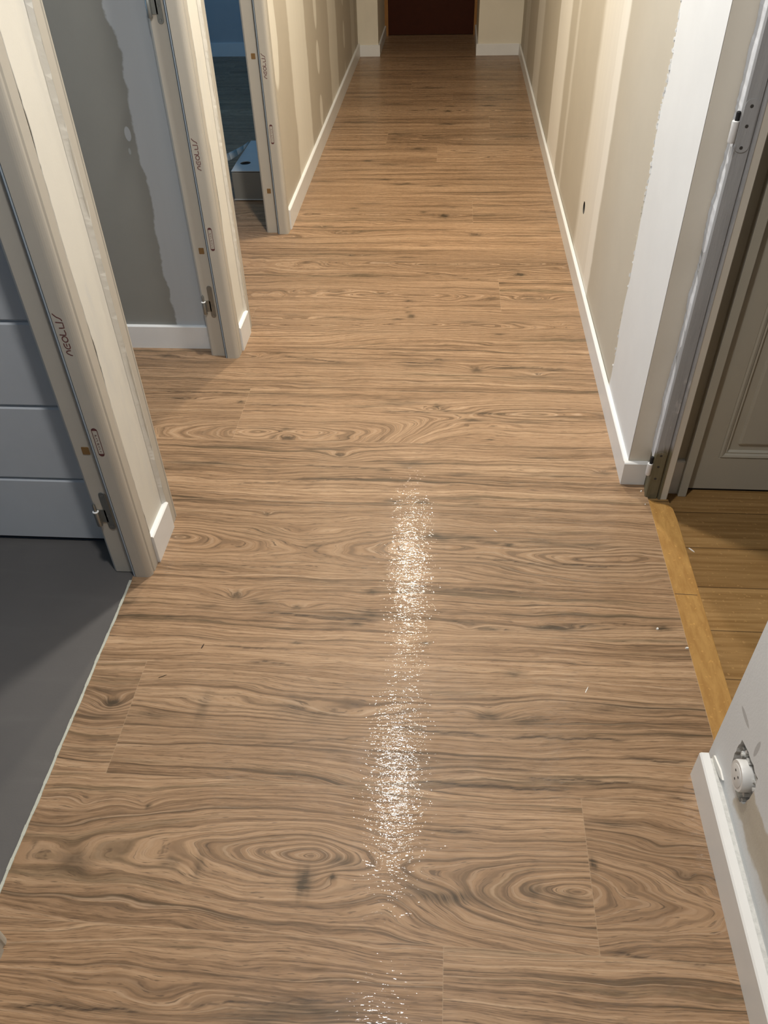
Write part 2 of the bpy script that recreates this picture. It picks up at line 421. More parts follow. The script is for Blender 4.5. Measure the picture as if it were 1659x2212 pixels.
DARKS=[(-0.205,0.437,0.09,0.012,0.5),(-0.272,0.419,0.05,0.01,0.4),(-0.232,0.646,0.014,0.022,0.9),(-0.178,0.658,0.006,0.005,0.9),(-0.674,0.661,0.035,0.016,0.4),
(-0.49,0.668,0.02,0.012,0.4),(-0.435,0.664,0.008,0.02,0.35),(-0.567,0.777,0.005,0.004,0.7),(-0.768,0.69,0.006,0.005,0.5),(-0.162,0.688,0.03,0.008,0.45),
(0.031,0.635,0.07,0.01,0.55),(0.193,0.655,0.025,0.012,0.5),(0.254,0.642,0.03,0.012,0.4),(-0.02,0.65,0.03,0.012,0.35),(-0.047,0.67,0.025,0.008,0.3),
(0.31,0.712,0.006,0.01,0.85),(0.476,0.699,0.02,0.008,0.4),(0.544,0.772,0.04,0.006,0.35),(0.363,0.794,0.06,0.006,0.4),(0.052,0.762,0.03,0.006,0.4),
(-0.722,1.018,0.02,0.009,0.7),(-0.752,1.052,0.05,0.006,0.3),(-0.754,0.979,0.05,0.006,0.35),(-0.735,0.897,0.07,0.006,0.2),(-0.513,1.021,0.012,0.03,0.35),
(-0.62,0.99,0.05,0.007,0.35),(-0.304,1.032,0.04,0.02,0.3),(-0.25,1.017,0.05,0.02,0.25),(-0.403,0.949,0.08,0.008,0.2),(0.122,1.029,0.028,0.01,0.65),
(0.197,1.022,0.05,0.01,0.4),(0.184,1.147,0.02,0.008,0.45),(0.067,1.083,0.08,0.008,0.25),(0.292,0.879,0.15,0.006,0.45),(0.423,1.065,0.12,0.01,0.3),
(0.124,0.907,0.1,0.015,0.25),(-0.03,0.903,0.08,0.012,0.25),(0.539,1.002,0.06,0.008,0.35),(-0.508,1.357,0.014,0.01,0.75),(-0.446,1.337,0.03,0.008,0.4),
(-0.572,1.315,0.03,0.006,0.4),(-0.348,1.325,0.012,0.005,0.7),(-0.162,1.314,0.02,0.008,0.7),(-0.193,1.277,0.02,0.005,0.55),(-0.252,1.293,0.08,0.006,0.4),
(-0.332,1.21,0.012,0.003,0.7),(-0.79,1.32,0.03,0.006,0.45),(-0.752,1.276,0.03,0.006,0.35),(-0.663,1.276,0.012,0.004,0.5),(0.286,1.288,0.06,0.007,0.75),
(0.359,1.299,0.05,0.005,0.5),(0.129,1.278,0.03,0.004,0.7),(0.546,1.301,0.02,0.006,0.6),(-0.164,1.386,0.01,0.006,0.6),(0.068,1.402,0.15,0.008,0.25),
(-0.021,1.225,0.012,0.005,0.5),(-0.303,1.417,0.15,0.006,0.35),(-0.709,1.569,0.03,0.008,0.3),(-0.495,1.594,0.06,0.02,0.15),(0.005,1.598,0.045,0.012,0.65),
(0.081,1.596,0.05,0.008,0.55),(0.191,1.575,0.012,0.005,0.8),(0.144,1.582,0.03,0.004,0.6),(0.379,1.582,0.1,0.006,0.45),(0.269,1.592,0.06,0.006,0.4),
(0.31,1.502,0.15,0.006,0.25),(-0.487,1.672,0.008,0.006,0.8),(-0.131,1.744,0.03,0.006,0.6),(-0.044,1.742,0.025,0.006,0.6),(0.082,1.743,0.03,0.006,0.35),
(-0.333,1.549,0.02,0.004,0.35),(-0.312,1.955,0.016,0.008,0.5),(-0.167,1.887,0.025,0.005,0.5),(-0.741,1.897,0.11,0.008,0.55),(-0.682,1.895,0.05,0.005,0.4),
(-0.092,1.917,0.05,0.014,0.45),(0.07,1.874,0.06,0.005,0.5),(0.489,1.898,0.03,0.006,0.45),(0.344,1.879,0.08,0.005,0.45),(-0.574,2.012,0.1,0.004,0.3),
(0.323,1.964,0.06,0.004,0.45),(-0.344,1.835,0.12,0.004,0.4),(0.527,1.926,0.02,0.01,0.4),(-0.5,2.083,0.022,0.008,0.6),(-0.486,2.038,0.022,0.01,0.6),
(-0.534,2.038,0.012,0.02,0.3),(-0.378,1.983,0.07,0.006,0.55),(-0.629,1.985,0.15,0.005,0.35),(-0.577,2.087,0.05,0.005,0.4),(-0.014,2.233,0.02,0.012,0.6),
(0.01,2.21,0.02,0.006,0.5),(0.146,2.198,0.1,0.005,0.5),(0.101,2.157,0.03,0.006,0.65),(-0.131,2.251,0.08,0.012,0.35),(0.264,2.153,0.07,0.006,0.45),
(0.157,2.053,0.012,0.003,0.8),(0.416,2.19,0.12,0.004,0.35),(-0.253,2.225,0.06,0.006,0.5),(-0.161,2.242,0.05,0.01,0.4),(-0.681,2.237,0.012,0.006,0.7),
(-0.894,2.253,0.05,0.006,0.4),(-0.563,2.293,0.08,0.004,0.4),(0.121,2.466,0.02,0.012,0.6),(0.252,2.485,0.1,0.006,0.6),(0.397,2.475,0.05,0.006,0.5),
(-0.012,2.534,0.025,0.006,0.6),(-0.094,2.49,0.08,0.008,0.35),(-0.148,2.579,0.07,0.004,0.3),(0.313,2.426,0.1,0.006,0.35),(-1.021,2.532,0.03,0.01,0.5),
(-0.888,2.491,0.08,0.006,0.35),(-0.13,2.857,0.012,0.012,0.85),(-0.143,2.891,0.008,0.006,0.6),(-0.18,2.833,0.02,0.004,0.7),(0.1,2.818,0.05,0.006,0.5),
(0.269,2.819,0.05,0.006,0.4),(-0.343,2.829,0.06,0.006,0.45),(-0.436,2.845,0.05,0.005,0.4),(-0.586,2.86,0.06,0.006,0.35),(0.212,2.727,0.02,0.004,0.7),
(-0.352,2.732,0.15,0.006,0.25),(-0.265,3.053,0.03,0.006,0.55),(-0.443,3.062,0.03,0.005,0.5),(-0.147,2.99,0.016,0.006,0.8),(-0.148,2.934,0.012,0.004,0.5),
(-0.716,3.068,0.08,0.006,0.35),(0.354,3.039,0.05,0.005,0.5),(0.186,3.018,0.02,0.01,0.4),(0.42,2.933,0.03,0.003,0.6),(0.314,3.243,0.022,0.012,0.75),
(0.292,3.284,0.03,0.006,0.5),(-0.171,3.407,0.06,0.005,0.5),(-0.421,3.422,0.02,0.006,0.5),(-0.066,3.332,0.1,0.005,0.45),(-0.23,3.358,0.12,0.004,0.4),
(-0.542,3.381,0.1,0.006,0.3),(-0.837,3.395,0.06,0.01,0.3),(-0.588,3.747,0.05,0.012,0.5),(0.136,3.657,0.03,0.01,0.6),(-0.033,3.715,0.08,0.006,0.45),
(0.353,3.65,0.1,0.006,0.45),(-0.093,3.533,0.03,0.006,0.4),(-0.014,3.886,0.02,0.02,0.8),(-0.117,3.938,0.015,0.008,0.7),(-0.39,4.047,0.06,0.012,0.35),
(-0.466,3.984,0.02,0.006,0.6),(0.215,4.021,0.1,0.008,0.4),(0.019,4,0.02,0.008,0.5),(-0.339,4.396,0.03,0.008,0.7),(-0.241,4.326,0.06,0.01,0.6),
(-0.217,4.34,0.02,0.01,0.5),(-0.667,4.366,0.08,0.01,0.4),(-0.056,4.299,0.05,0.008,0.5),(-0.458,4.704,0.025,0.01,0.8),(-0.335,4.641,0.06,0.014,0.5),
(-0.178,4.602,0.06,0.01,0.4),(-0.571,4.901,0.12,0.012,0.5),(-0.176,4.907,0.05,0.02,0.55),(0.106,4.839,0.06,0.008,0.4),(-0.315,5.191,0.08,0.02,0.5),
(0.414,5.138,0.12,0.014,0.5),(-0.086,5.116,0.05,0.01,0.5),(-0.596,5.444,0.12,0.014,0.6),(-0.02,5.397,0.06,0.014,0.7),(-0.329,5.44,0.1,0.01,0.4),
(0.252,5.807,0.05,0.014,0.8),(-0.014,5.682,0.02,0.016,0.8),(-0.121,5.716,0.03,0.012,0.6),(-0.384,5.853,0.1,0.014,0.5),(-0.588,6.03,0.12,0.014,0.4),
(0.006,5.801,0.03,0.012,0.6),(0.273,6.01,0.05,0.012,0.6),(-0.145,6.261,0.1,0.02,0.5),(-0.349,6.368,0.1,0.014,0.4),(-0.225,6.658,0.1,0.016,0.4),
(0.292,6.641,0.1,0.02,0.3),(-0.461,7.105,0.12,0.02,0.3)]
CRACKS=[(-0.715,0.412,-0.452,0.417,0.0016,0.9),(-0.416,0.43,-0.09,0.458,0.0014,0.6),(0.306,0.558,0.399,0.552,0.0013,0.9),(0.399,0.552,0.538,0.547,0.001,0.6),(-0.02,0.764,0.102,0.757,0.0014,0.8),
(-0.094,0.987,0.136,0.979,0.002,0.8),(0.155,0.978,0.425,0.986,0.002,0.85),(-0.06,0.864,0.294,0.857,0.0016,0.8),(0.18,0.883,0.437,0.885,0.0014,0.8),(0.384,0.94,0.548,0.938,0.002,0.75),
(0.465,0.863,0.53,0.846,0.0022,0.9),(-0.384,1.009,-0.178,1.015,0.001,0.4),(-0.389,0.927,-0.133,0.964,0.0012,0.5),(-0.446,1.303,-0.276,1.297,0.0016,0.9),(-0.287,1.294,-0.125,1.289,0.0025,0.9),
(-0.52,1.192,-0.317,1.188,0.001,0.6),(-0.444,1.15,-0.322,1.147,0.0016,0.9),(0.005,1.302,0.124,1.287,0.0016,0.8),(0.124,1.281,0.212,1.272,0.0014,0.8),(0.382,1.31,0.537,1.308,0.001,0.6),
(-0.098,1.411,0.243,1.398,0.0012,0.6),(0.117,1.517,0.287,1.508,0.0012,0.7),(0.287,1.508,0.489,1.504,0.0015,0.85),(-0.569,1.46,-0.346,1.464,0.001,0.5),(-0.438,1.898,-0.168,1.893,0.0018,0.7),
(-0.618,1.801,-0.261,1.836,0.0012,0.6),(-0.205,2.199,-0.013,2.198,0.0016,0.8),(-0.654,2.224,-0.409,2.219,0.0014,0.8),(-0.986,2.293,-0.651,2.29,0.0016,0.7),(-0.178,2.51,0.005,2.509,0.0018,0.85),
(0.171,2.505,0.446,2.482,0.0016,0.7),(-0.607,2.545,-0.328,2.499,0.0016,0.8),(0.035,3.197,0.22,3.192,0.0018,0.7),(-0.124,3.257,0.074,3.22,0.0018,0.7),(-0.763,3.717,-0.361,3.694,0.002,0.5)]


def laminate_mat():
    nb = NB('laminate_oak')
    gh, px, rn, dk, ck, ed, cm = (nb.attr(a) for a in ('gh', 'px', 'rn', 'dk', 'ck', 'ed', 'cm'))
    rz = nb.math('MULTIPLY', rn, 37.0)
    w1 = nb.math('SUBTRACT', nb.noise(nb.comb(nb.math('MULTIPLY', px, 2.4), nb.math('MULTIPLY', nb.xyz()[1], 8.0), rz), 1.0, 2.0), 0.5)
    w2 = nb.math('SUBTRACT', nb.noise(nb.comb(nb.math('MULTIPLY', px, 10.0), nb.math('MULTIPLY', nb.xyz()[1], 40.0), rz), 1.0, 2.0), 0.5)
    h = nb.math('ADD', gh, nb.math('ADD', nb.math('MULTIPLY', w1, 0.07), nb.math('MULTIPLY', w2, 0.006)))
    # broad colour bands, growth rings and fine pores
    band = nb.noise(nb.comb(nb.math('MULTIPLY', px, 0.9), nb.math('MULTIPLY', h, 17.0), rz), 1.0, 3.0, 0.55)
    ring = nb.noise(nb.comb(nb.math('MULTIPLY', px, 0.8), nb.math('MULTIPLY', h, 125.0), rz), 1.0, 4.0, 0.62)
    fib = nb.noise(nb.comb(nb.math('MULTIPLY', px, 16.0), nb.math('MULTIPLY', h, 330.0), rz), 1.0, 3.0, 0.6)
    pore = nb.noise(nb.comb(nb.math('MULTIPLY', px, 30.0), nb.math('MULTIPLY', h, 700.0), rz), 1.0, 2.0, 0.6)
    t = nb.math('ADD', nb.math('MULTIPLY', band, 0.30), nb.math('ADD', nb.math('MULTIPLY', ring, 0.44), nb.math('MULTIPLY', fib, 0.26)))
    t = nb.math('ADD', t, nb.math('MULTIPLY', nb.math('SUBTRACT', 0.515, t), nb.math('MULTIPLY', cm, 0.6)))
    keep = nb.math('SUBTRACT', 1.0, nb.math('MULTIPLY', cm, 0.65))
    c = nb.ramp(t, [(0.37, (0.098, 0.062, 0.033)), (0.44, (0.200, 0.121, 0.067)), (0.50, (0.305, 0.189, 0.107)), (0.56, (0.380, 0.245, 0.143)), (0.63, (0.47, 0.320, 0.197))])
    # sharp dark streaks along the grain and pale hair lines
    st = nb.rng(ring, 0.415, 0.30, 0.0, 0.70)
    c = nb.mix(nb.math('MULTIPLY', st, keep), c, (0.088, 0.060, 0.034))
    line = nb.noise(nb.comb(nb.math('MULTIPLY', px, 1.3), nb.math('MULTIPLY', h, 290.0), rz), 1.0, 2.0)
    c = nb.mix(nb.math('MULTIPLY', nb.rng(line, 0.40, 0.28, 0.0, 0.50), keep), c, (0.10, 0.066, 0.040))
    c = nb.mix(nb.rng(line, 0.60, 0.72, 0.0, 0.45), c, (0.50, 0.36, 0.24))
    heart = nb.noise(nb.comb(nb.math('MULTIPLY', px, 1.1), nb.math('MULTIPLY', h, 46.0), nb.math('ADD', rz, 5.0)), 1.0, 3.0, 0.6)
    hb = nb.math('MULTIPLY', nb.rng(heart, 0.42, 0.28, 0.0, 0.85), nb.rng(fib, 0.25, 0.65, 1.15, 0.55, False))
    c = nb.mix(nb.math('MULTIPLY', hb, keep), c, (0.105, 0.074, 0.040))
    # growth-ring lines of the cathedral figures
    sn = nb.math('SINE', nb.math('MULTIPLY', nb.math('ADD', h, nb.math('MULTIPLY', w2, 0.004)), 500.0))
    rl = nb.math('MULTIPLY', nb.rng(sn, 0.30, 1.0, 0.0, 0.72), cm)
    c = nb.mix(rl, c, (0.115, 0.072, 0.042))
    c = nb.mix(nb.math('MULTIPLY', nb.rng(sn, -0.80, -1.0, 0.0, 0.40), cm), c, (0.50, 0.36, 0.24))
    c = nb.mix(nb.rng(pore, 0.43, 0.30, 0.0, 0.70), c, (0.085, 0.055, 0.034))
    # grey-olive heartwood smudges and cracks
    dn = nb.math('MULTIPLY', dk, nb.rng(nb.math('ADD', nb.math('MULTIPLY', fib, 0.5), nb.math('MULTIPLY', line, 0.5)), 0.36, 0.60, 1.6, 0.55, False))
    c = nb.mix(nb.math('MINIMUM', dn, 0.93), c, (0.056, 0.040, 0.024))
    c = nb.mix(ck, c, (0.030, 0.020, 0.014))
    # slight difference from board to board
    hs = nb.n.new('ShaderNodeHueSaturation'); nb.link(c, hs.inputs['Color'])
    nb.link(nb.rng(rn, 0.0, 1.0, 0.98, 1.14, False), hs.inputs['Value'])
    c = hs.outputs['Color']
    c = nb.mix(nb.rng(ed, 0.0003, 0.0012, 0.40, 0.0), c, (0.42, 0.30, 0.19))
    wear = nb.noise(nb.pos(), 5.0, 4.0, 0.65)
    dull = nb.noise(nb.scaled(nb.pos(), (30, 70, 30)), 1.0, 4.0, 0.7)
    rough = nb.math('ADD', nb.rng(wear, 0.3, 0.7, 0.38, 0.50, False), nb.rng(dull, 0.35, 0.65, -0.05, 0.06, False))
    hgt = nb.math('ADD', nb.math('MULTIPLY', fib, 0.8), nb.math('ADD', nb.math('MULTIPLY', pore, 0.6), nb.math('MULTIPLY', dull, 0.7)))
    nb.bump(hgt, 0.22, 0.0012)
    patch = nb.noise(nb.scaled(nb.pos(), (40, 150, 50)), 1.0, 4.0, 0.75)
    nb.link(nb.rng(patch, 0.44, 0.60, 0.03, 0.55), nb.b.inputs['Coat Weight'])
    nb.b.inputs['Coat Roughness'].default_value = 0.04
    m = nb.out(c, rough, 0.0, 0.22)
    cb = nb.n.new('ShaderNodeBump'); cb.inputs['Strength'].default_value = 0.58; cb.inputs['Distance'].default_value = 0.001
    nb.link(nb.noise(nb.scaled(nb.pos(), (55, 190, 60)), 1.0, 2.0, 0.6), cb.inputs['Height'])
    nb.link(cb.outputs[0], nb.b.inputs['Coat Normal'])
    return m
M['laminate'] = laminate_mat()

# heart of the tree cut along a board: (x, y, spread to the left, spread to the right) per row
CATHEDRALS = {0.55: ((-0.222, 0.695, 0.21, 0.55), (0.275, 0.658, 0.22, 0.40)),
              1.435: ((-0.711, 1.566, 0.30, 0.24), (-0.036, 1.563, 0.28, 0.12), (0.42, 1.53, 0.10, 0.16)),
              2.615: ((-0.098, 2.80, 0.13, 0.11), (-0.56, 2.78, 0.12, 0.16)),
              2.025: ((-0.50, 2.07, 0.20, 0.20), (0.30, 2.20, 0.16, 0.10)),
              2.91: ((-0.20, 3.045, 0.10, 0.12),)}

def build_laminate():
    rs = np.random.RandomState(11)
    V = []; F = []; A = {k: [] for k in ('gh', 'px', 'rn', 'dk', 'ck', 'ed', 'cm')}
    base = 0
    nrow = int((8.3-ROW0)/ROWH)+1
    for r in range(nrow):
        y0 = ROW0+r*ROWH; y1 = y0+ROWH
        key = min(JOINTS, key=lambda k: abs(k-y0))
        js = list(JOINTS[key]) if abs(key-y0) < 0.02 else []
        ycl0, ycl1 = y0, y1
        if y0 < 1.40:
            spans = [(-0.797, 0.597)]
        elif y0 > 7.2:
            spans = [(-0.75, 0.5)]
        else:
            spans = [(-3.2, 0.597)]
        if abs(y0-1.435) < 0.02: spans = [(-0.797, 0.597)]
        near = y1 < 2.7
        dx = 0.006 if near else 0.012
        dy = 0.0028 if y1 < 1.2 else (0.004 if y1 < 2.7 else 0.007)
        for (xa, xb) in spans:
            cuts = [xa]+sorted(j for j in js if xa+0.02 < j < xb-0.02)+[xb]
            if xa < -2: cuts = [xa, -1.9+0.35*rs.rand()]+cuts[1:]
            for c in range(len(cuts)-1):
                p0, p1 = cuts[c], cuts[c+1]
                ddx = dx if p1 > -1.3 else 0.05
                nx = max(2, int((p1-p0)/ddx)+1); ny = int(ROWH/dy)+1
                X, Y = np.meshgrid(np.linspace(p0, p1, nx), np.linspace(y0, y1, ny))
                off = rs.rand()*9; rn = rs.rand()
                G = Y.copy(); CM = np.zeros_like(X); DK = np.zeros_like(X); CK = np.zeros_like(X)
                heart = CATHEDRALS.get(key) if abs(key-y0) < 0.02 else None
                cand = min(CATHEDRALS, key=lambda k: abs(k-y0))
                if abs(cand-y0) < 0.02: heart = CATHEDRALS[cand]
                if heart is None and y0 > 1.7 and rs.rand() < 0.35:
                    heart = ((p0+rs.rand()*(p1-p0), y0+ROWH*(0.3+0.4*rs.rand()), 0.06+0.07*rs.rand(), 0.06+0.07*rs.rand()),)
                if heart:
                    heart = [q for q in heart if p0-0.05 <= q[0] < p1+0.25]
                if heart:
                    D = None; YC = np.zeros_like(X); W = np.zeros_like(X)
                    for (hx, hy, sl, sr) in heart:
                        dd = np.where(X < hx, (hx-X)*sl, (X-hx)*sr)
                        D = dd if D is None else -np.log(np.exp(-D*160)+np.exp(-dd*160))/160
                        ww = np.exp(-np.abs(X-hx)*9)+1e-6; YC += ww*hy; W += ww
                    YC /= W
                    D = np.maximum(D, 0)
                    D = 0.13*(1-np.exp(-D/0.13))+np.minimum(D, 0.03)/0.03*(0.0022*np.sin(X*23+r+Y*9)+0.0012*np.sin(X*61+2*r))
                    dyv = Y-YC
                    G = YC+np.sqrt(dyv**2+D**2+0.000004)+0.16*dyv
                    CM = np.maximum(CM, 0.9*np.exp(-(D/0.07)**2)*np.exp(-(dyv/0.085)**2))
                # a few random swellings of the grain, then the ones seen in the boards
                for _ in range(4):
                    bx, by = p0+rs.rand()*(p1-p0), y0+rs.rand()*ROWH
                    sx, sy, am = 0.06+0.16*rs.rand(), 0.015+0.03*rs.rand(), (rs.rand()-0.4)*0.03
                    G += am*np.exp(-((X-bx)/sx)**2-((Y-by)/sy)**2)
                if y0 > 1.8 and not heart:
                    for _ in range(2):
                        bx, by = p0+rs.rand()*(p1-p0), y0+ROWH*(0.25+0.5*rs.rand())
                        sx, sy, am = 0.09+0.12*rs.rand(), 0.018+0.02*rs.rand(), 0.03+0.04*rs.rand()
                        q = ((X-bx)/sx)**2+((Y-by)/sy)**2
                        G += am*np.exp(-np.sqrt(q+0.05)*1.25)
                        CM = np.maximum(CM, 0.8*np.exp(-q*0.35))
                        DK = np.maximum(DK, (0.25+0.35*rs.rand())*np.exp(-((X-bx)/(sx*0.5))**2-((Y-by)/(sy*0.3))**2))
                for (bx, by, sl, sr, sy, am) in BUMPS:
                    if y0 <= by < y1 and p0 <= bx < p1:
                        sx = np.where(X < bx, sl, sr)
                        G += am*np.exp(-np.sqrt(((X-bx)/sx)**2+((Y-by)/sy)**2+0.05)*1.25)
                        CM = np.maximum(CM, min(1, am/0.06)*np.exp(-(((X-bx)/sx)**2+((Y-by)/sy)**2)*0.30))
                for (bx, by, sx, sy, am) in DARKS:
                    if y0-0.01 <= by < y1+0.01 and p0 <= bx < p1:
                        wig = 0.25*sy*np.sin((X-bx)/max(sx, 0.01)*5+bx*40)
                        DK = np.maximum(DK, min(1.0, am*1.35)*np.exp(-((X-bx)/(sx*1.05))**2-((Y-by+wig)/(sy*1.25))**2))
                for (xa_, ya_, xb_, yb_, wd, am) in CRACKS:
                    if min(ya_, yb_) > y1 or max(ya_, yb_) < y0: continue
                    tt = np.clip((X-xa_)/(xb_-xa_), 0, 1)
                    yc = ya_+(yb_-ya_)*tt+0.002*np.sin(X*55+xa_*90)+0.001*np.sin(X*170)
                    inx = np.clip(np.minimum(X-xa_, xb_-X)/0.04, 0, 1)
                    CK = np.maximum(CK, am*inx*np.exp(-((Y-yc)/(wd*0.9))**2))
                    DK = np.maximum(DK, 0.35*am*inx*np.exp(-((Y-yc)/(wd*4))**2))
                ED = np.minimum(np.minimum(X-p0, p1-X), np.minimum(Y-y0, y1-Y))
                n = nx*ny
                V.append(np.stack([X.ravel(), Y.ravel(), np.zeros(n)], 1))
                I = (np.arange(ny-1)[:, None]*nx+np.arange(nx-1)[None, :]).ravel()+base
                F.append(np.stack([I, I+1, I+nx+1, I+nx], 1))
                for k, a in zip(('gh', 'px', 'dk', 'ck', 'ed', 'cm'), (G, X+off, DK, CK, ED, CM)): A[k].append(a.ravel())
                A['rn'].append(np.full(n, rn))
                base += n
    V = np.concatenate(V); F = np.concatenate(F)
    me = bpy.data.meshes.new('floor')
    me.vertices.add(len(V)); me.vertices.foreach_set('co', V.astype(np.float32).ravel())
    me.loops.add(F.size); me.loops.foreach_set('vertex_index', F.astype(np.int32).ravel())
    me.polygons.add(len(F)); me.polygons.foreach_set('loop_start', np.arange(0, F.size, 4, dtype=np.int32))
    me.polygons.foreach_set('loop_total', np.full(len(F), 4, dtype=np.int32))
    me.update(calc_edges=True)
    for k, a in A.items():
        at = me.attributes.new(k, 'FLOAT', 'POINT')
        at.data.foreach_set('value', np.concatenate(a).astype(np.float32))
    me.materials.append(M['laminate'])
    o = bpy.data.objects.new('floor', me); COL.objects.link(o)
    return tag(o, 'wide brown oak laminate planks laid across the corridor', 'floor', kind='structure')
build_laminate()

o = MB().box(-3.25, -0.797, -1.9, 1.545, -0.10, -0.003).build('floor', M['grey_floor'])
tag(o, 'dark grey smooth floor inside the nearest left doorway', 'floor', kind='structure')
o = MB().box(0.655, 2.05, 0.15, 2.05, -0.10, -0.045).build('floor', M['lobby_floor'])
tag(o, 'yellow oak board floor inside the right doorway', 'floor', kind='structure')
# pale sealant line where the laminate meets the grey floor
pts = [(-0.7975+0.0004*math.sin(i*1.7)+0.0005*math.sin(i*0.6), 0.50+0.895*i/40) for i in range(41)]
mb = MB()
for i in range(40):
    (xa, ya), (xb, yb) = pts[i], pts[i+1]
    wd = 0.0030+0.0005*math.sin(i*2.3)
    mb.prism([(xa-wd, ya), (xa+wd, ya), (xb+wd, yb), (xb-wd, yb)], -0.003, 0.0016)
tag(mb.build('trim_1', M['bead']), 'thin pale sealant line between grey floor and wood laminate', 'trim', kind='structure')

# ------------------------------------------------------------------ walls and ceiling
XW, XB = -0.753, -0.845        # corridor face and room face of the left partition
CH = 2.52
def S(mb, name, mat, label, cat='wall', **kw):
    return tag(mb.build(name, mat, **kw), label, cat, kind='structure')

S(MB().box(-3.35, 2.15, -1.95, 8.2, CH, CH+0.1), 'ceiling', M['ceiling'], 'white ceiling over the corridor and its side rooms', 'ceiling')
S(MB().box(XB, XW, 1.466, 1.607, 0, CH), 'wall_left', M['wall_pier'], 'narrow cream plaster pier between the nearest and middle left doorways')
S(MB().box(XB, XW, 2.577, 2.715, 0, CH), 'wall_left', M['wall_pier'], 'narrow cream plaster pier between the middle and farthest left doorways')
S(MB().box(XB, XW, 3.713, 7.24, 0, CH), 'wall_left', M['wall_left'], 'long left plasterboard wall with pale filled joints and spots')
S(MB().box(XB, XW, -1.9, 0.465, 0, CH), 'wall_left', M['wall_pier'], 'left plaster wall on the near side of the nearest doorway')
def ragged(y, s, seed, label):
    rr = random.Random(seed); mb = MB(); n = 190; v = 0.0
    ys = []
    for i in range(n+1):
        v = 0.88*v+rr.uniform(-0.0016, 0.0016)
        ys.append(y+v+0.002*math.sin(i*0.13+seed))
    for i in range(n):
        za, zb = 0.092+1.96*i/n, 0.092+1.96*(i+1)/n
        mb.quad((-0.7438, ys[i], za), (-0.7525, y+s*0.014, za), (-0.7525, y+s*0.014, zb), (-0.7438, ys[i+1], zb))
        mb.quad((-0.7438, ys[i], za), (-0.7446, ys[i]-s*0.0012, za), (-0.7446, ys[i+1]-s*0.0012, zb), (-0.7438, ys[i+1], zb))
    S(mb, 'trim_2', M['wall_pier'], label, 'plaster edge')
ragged(1.463, 1, 1, 'ragged plaster edge along the nearest left door frame')
ragged(2.574, 1, 2, 'ragged plaster edge along the middle left door frame')
ragged(1.611, -1, 4, 'ragged plaster edge along the near side of the middle left doorway')
ragged(2.719, -1, 5, 'ragged plaster edge along the near side of the farthest left doorway')
mb = MB()
for a, b in ((0.466, 1.465), (1.608, 2.576), (2.716, 3.712)): mb.box(XB, XW, a, b, 2.17, CH)
S(mb, 'wall_left', M['wall_pier'], 'plaster lintels above the left doorways')
# outer and dividing walls of the side rooms
S(MB().box(-3.35, -3.25, -1.9, 8.1, 0, CH), 'wall_outer', M['room_paint'], 'outer wall of the left side rooms')
S(MB().box(-3.25, XB-0.001, 1.592, 1.655, 0, CH), 'wall_partition', M['room_paint'], 'partition behind the grooved white door leaf')
S(MB().box(-3.25, XB-0.001, 2.60, 2.70, 0, CH), 'wall_partition', M['room2_wall'], 'grey partition with wavy white filler seen through the middle doorway')
S(MB().box(-3.25, XB-0.001, 7.30, 7.40, 0, CH), 'wall_partition', M['room_paint'], 'far pale wall of the farthest left room')
S(MB().box(-3.25, 2.05, -1.95, -1.85, 0, CH), 'wall_rear', M['room_paint'], 'wall across the corridor behind the viewer')
# end of the corridor with its recess
S(MB().box(-0.845, -0.590, 7.25, 8.05, 0, CH), 'wall_end', M['wall_end'], 'end wall of the corridor left of the dark recess')
S(MB().box(0.203, 0.70, 7.25, 8.05, 0, CH), 'wall_end', M['wall_end'], 'end wall of the corridor right of the dark recess')
S(MB().box(-0.845, 0.70, 8.06, 8.15, 0, CH), 'wall_end', M['wall_end'], 'wall behind the dark door of the recess')
# right wall with a round box hole
ring = [(3.236+0.024*math.cos(t), 0.287+0.024*math.sin(t)) for t in [2*math.pi*i/28 for i in range(28)]]
o = wall_with_hole([(2.262, 0), (7.25, 0), (7.25, CH), (2.262, CH)], [ring], 0.543, 0.05, 'wall_right', M['wall_right'], M['dark_hole_screw'])
tag(o, 'long right plasterboard wall with pale joints and a small round hole', 'wall', kind='structure')
# thicker white filler at the wall's near corner, with a ragged edge
rag = [(2.262+0.010*math.sin(i*0.37)+random.uniform(-0.004, 0.004), CH*i/160) for i in range(161)]
mb = MB()
edge = [(0.5405, 1.863), (0.604, 1.863), (0.604, 2.262)]
n0 = len(rag)
for i in range(n0-1):
    (ya, za), (yb, zb) = rag[i], rag[i+1]
    mb.quad((0.5405, 1.863, za), (0.5405, ya, za), (0.5405, yb, zb), (0.5405, 1.863, zb))
    mb.quad((0.5405, ya, za), (0.5435, ya+0.002, za), (0.5435, yb+0.002, zb), (0.5405, yb, zb))
rr = random.Random(9)
for i in range(0, n0-1):
    (ya, za) = rag[i]
    if za < 0.10 or za > 1.35: continue
    for q in range(2 if za > 0.55 else 1):
        if rr.random() < (0.85 if za > 0.62 else 0.30):
            s1, s2, s3 = rr.uniform(0.001, 0.0035), rr.uniform(0.002, 0.006), rr.uniform(0.001, 0.004)
            zc = za+rr.uniform(0, 0.015); yc = ya+rr.uniform(-0.003, 0.006)
            mb.prism([(yc-s1, zc-s2), (yc+s1*0.6, zc-s2*0.8), (yc+s1, zc+s2*0.5), (yc-s1*0.4, zc+s2)], 0.5405-s3, 0.5425, 'x')
S(mb, 'wall_right', M['wall_right_fill'], 'wide white filled strip at the near corner of the right wall')
S(MB().box(0.5415, 0.64, 1.8625, 2.26, 0, CH), 'wall_right', M['reveal'], 'beige plaster end of the right wall facing the doorway')
S(MB().box(0.60, 0.70, 2.27, 7.25, 0, CH), 'wall_right', M['reveal'], 'body of the right wall behind its plasterboard')
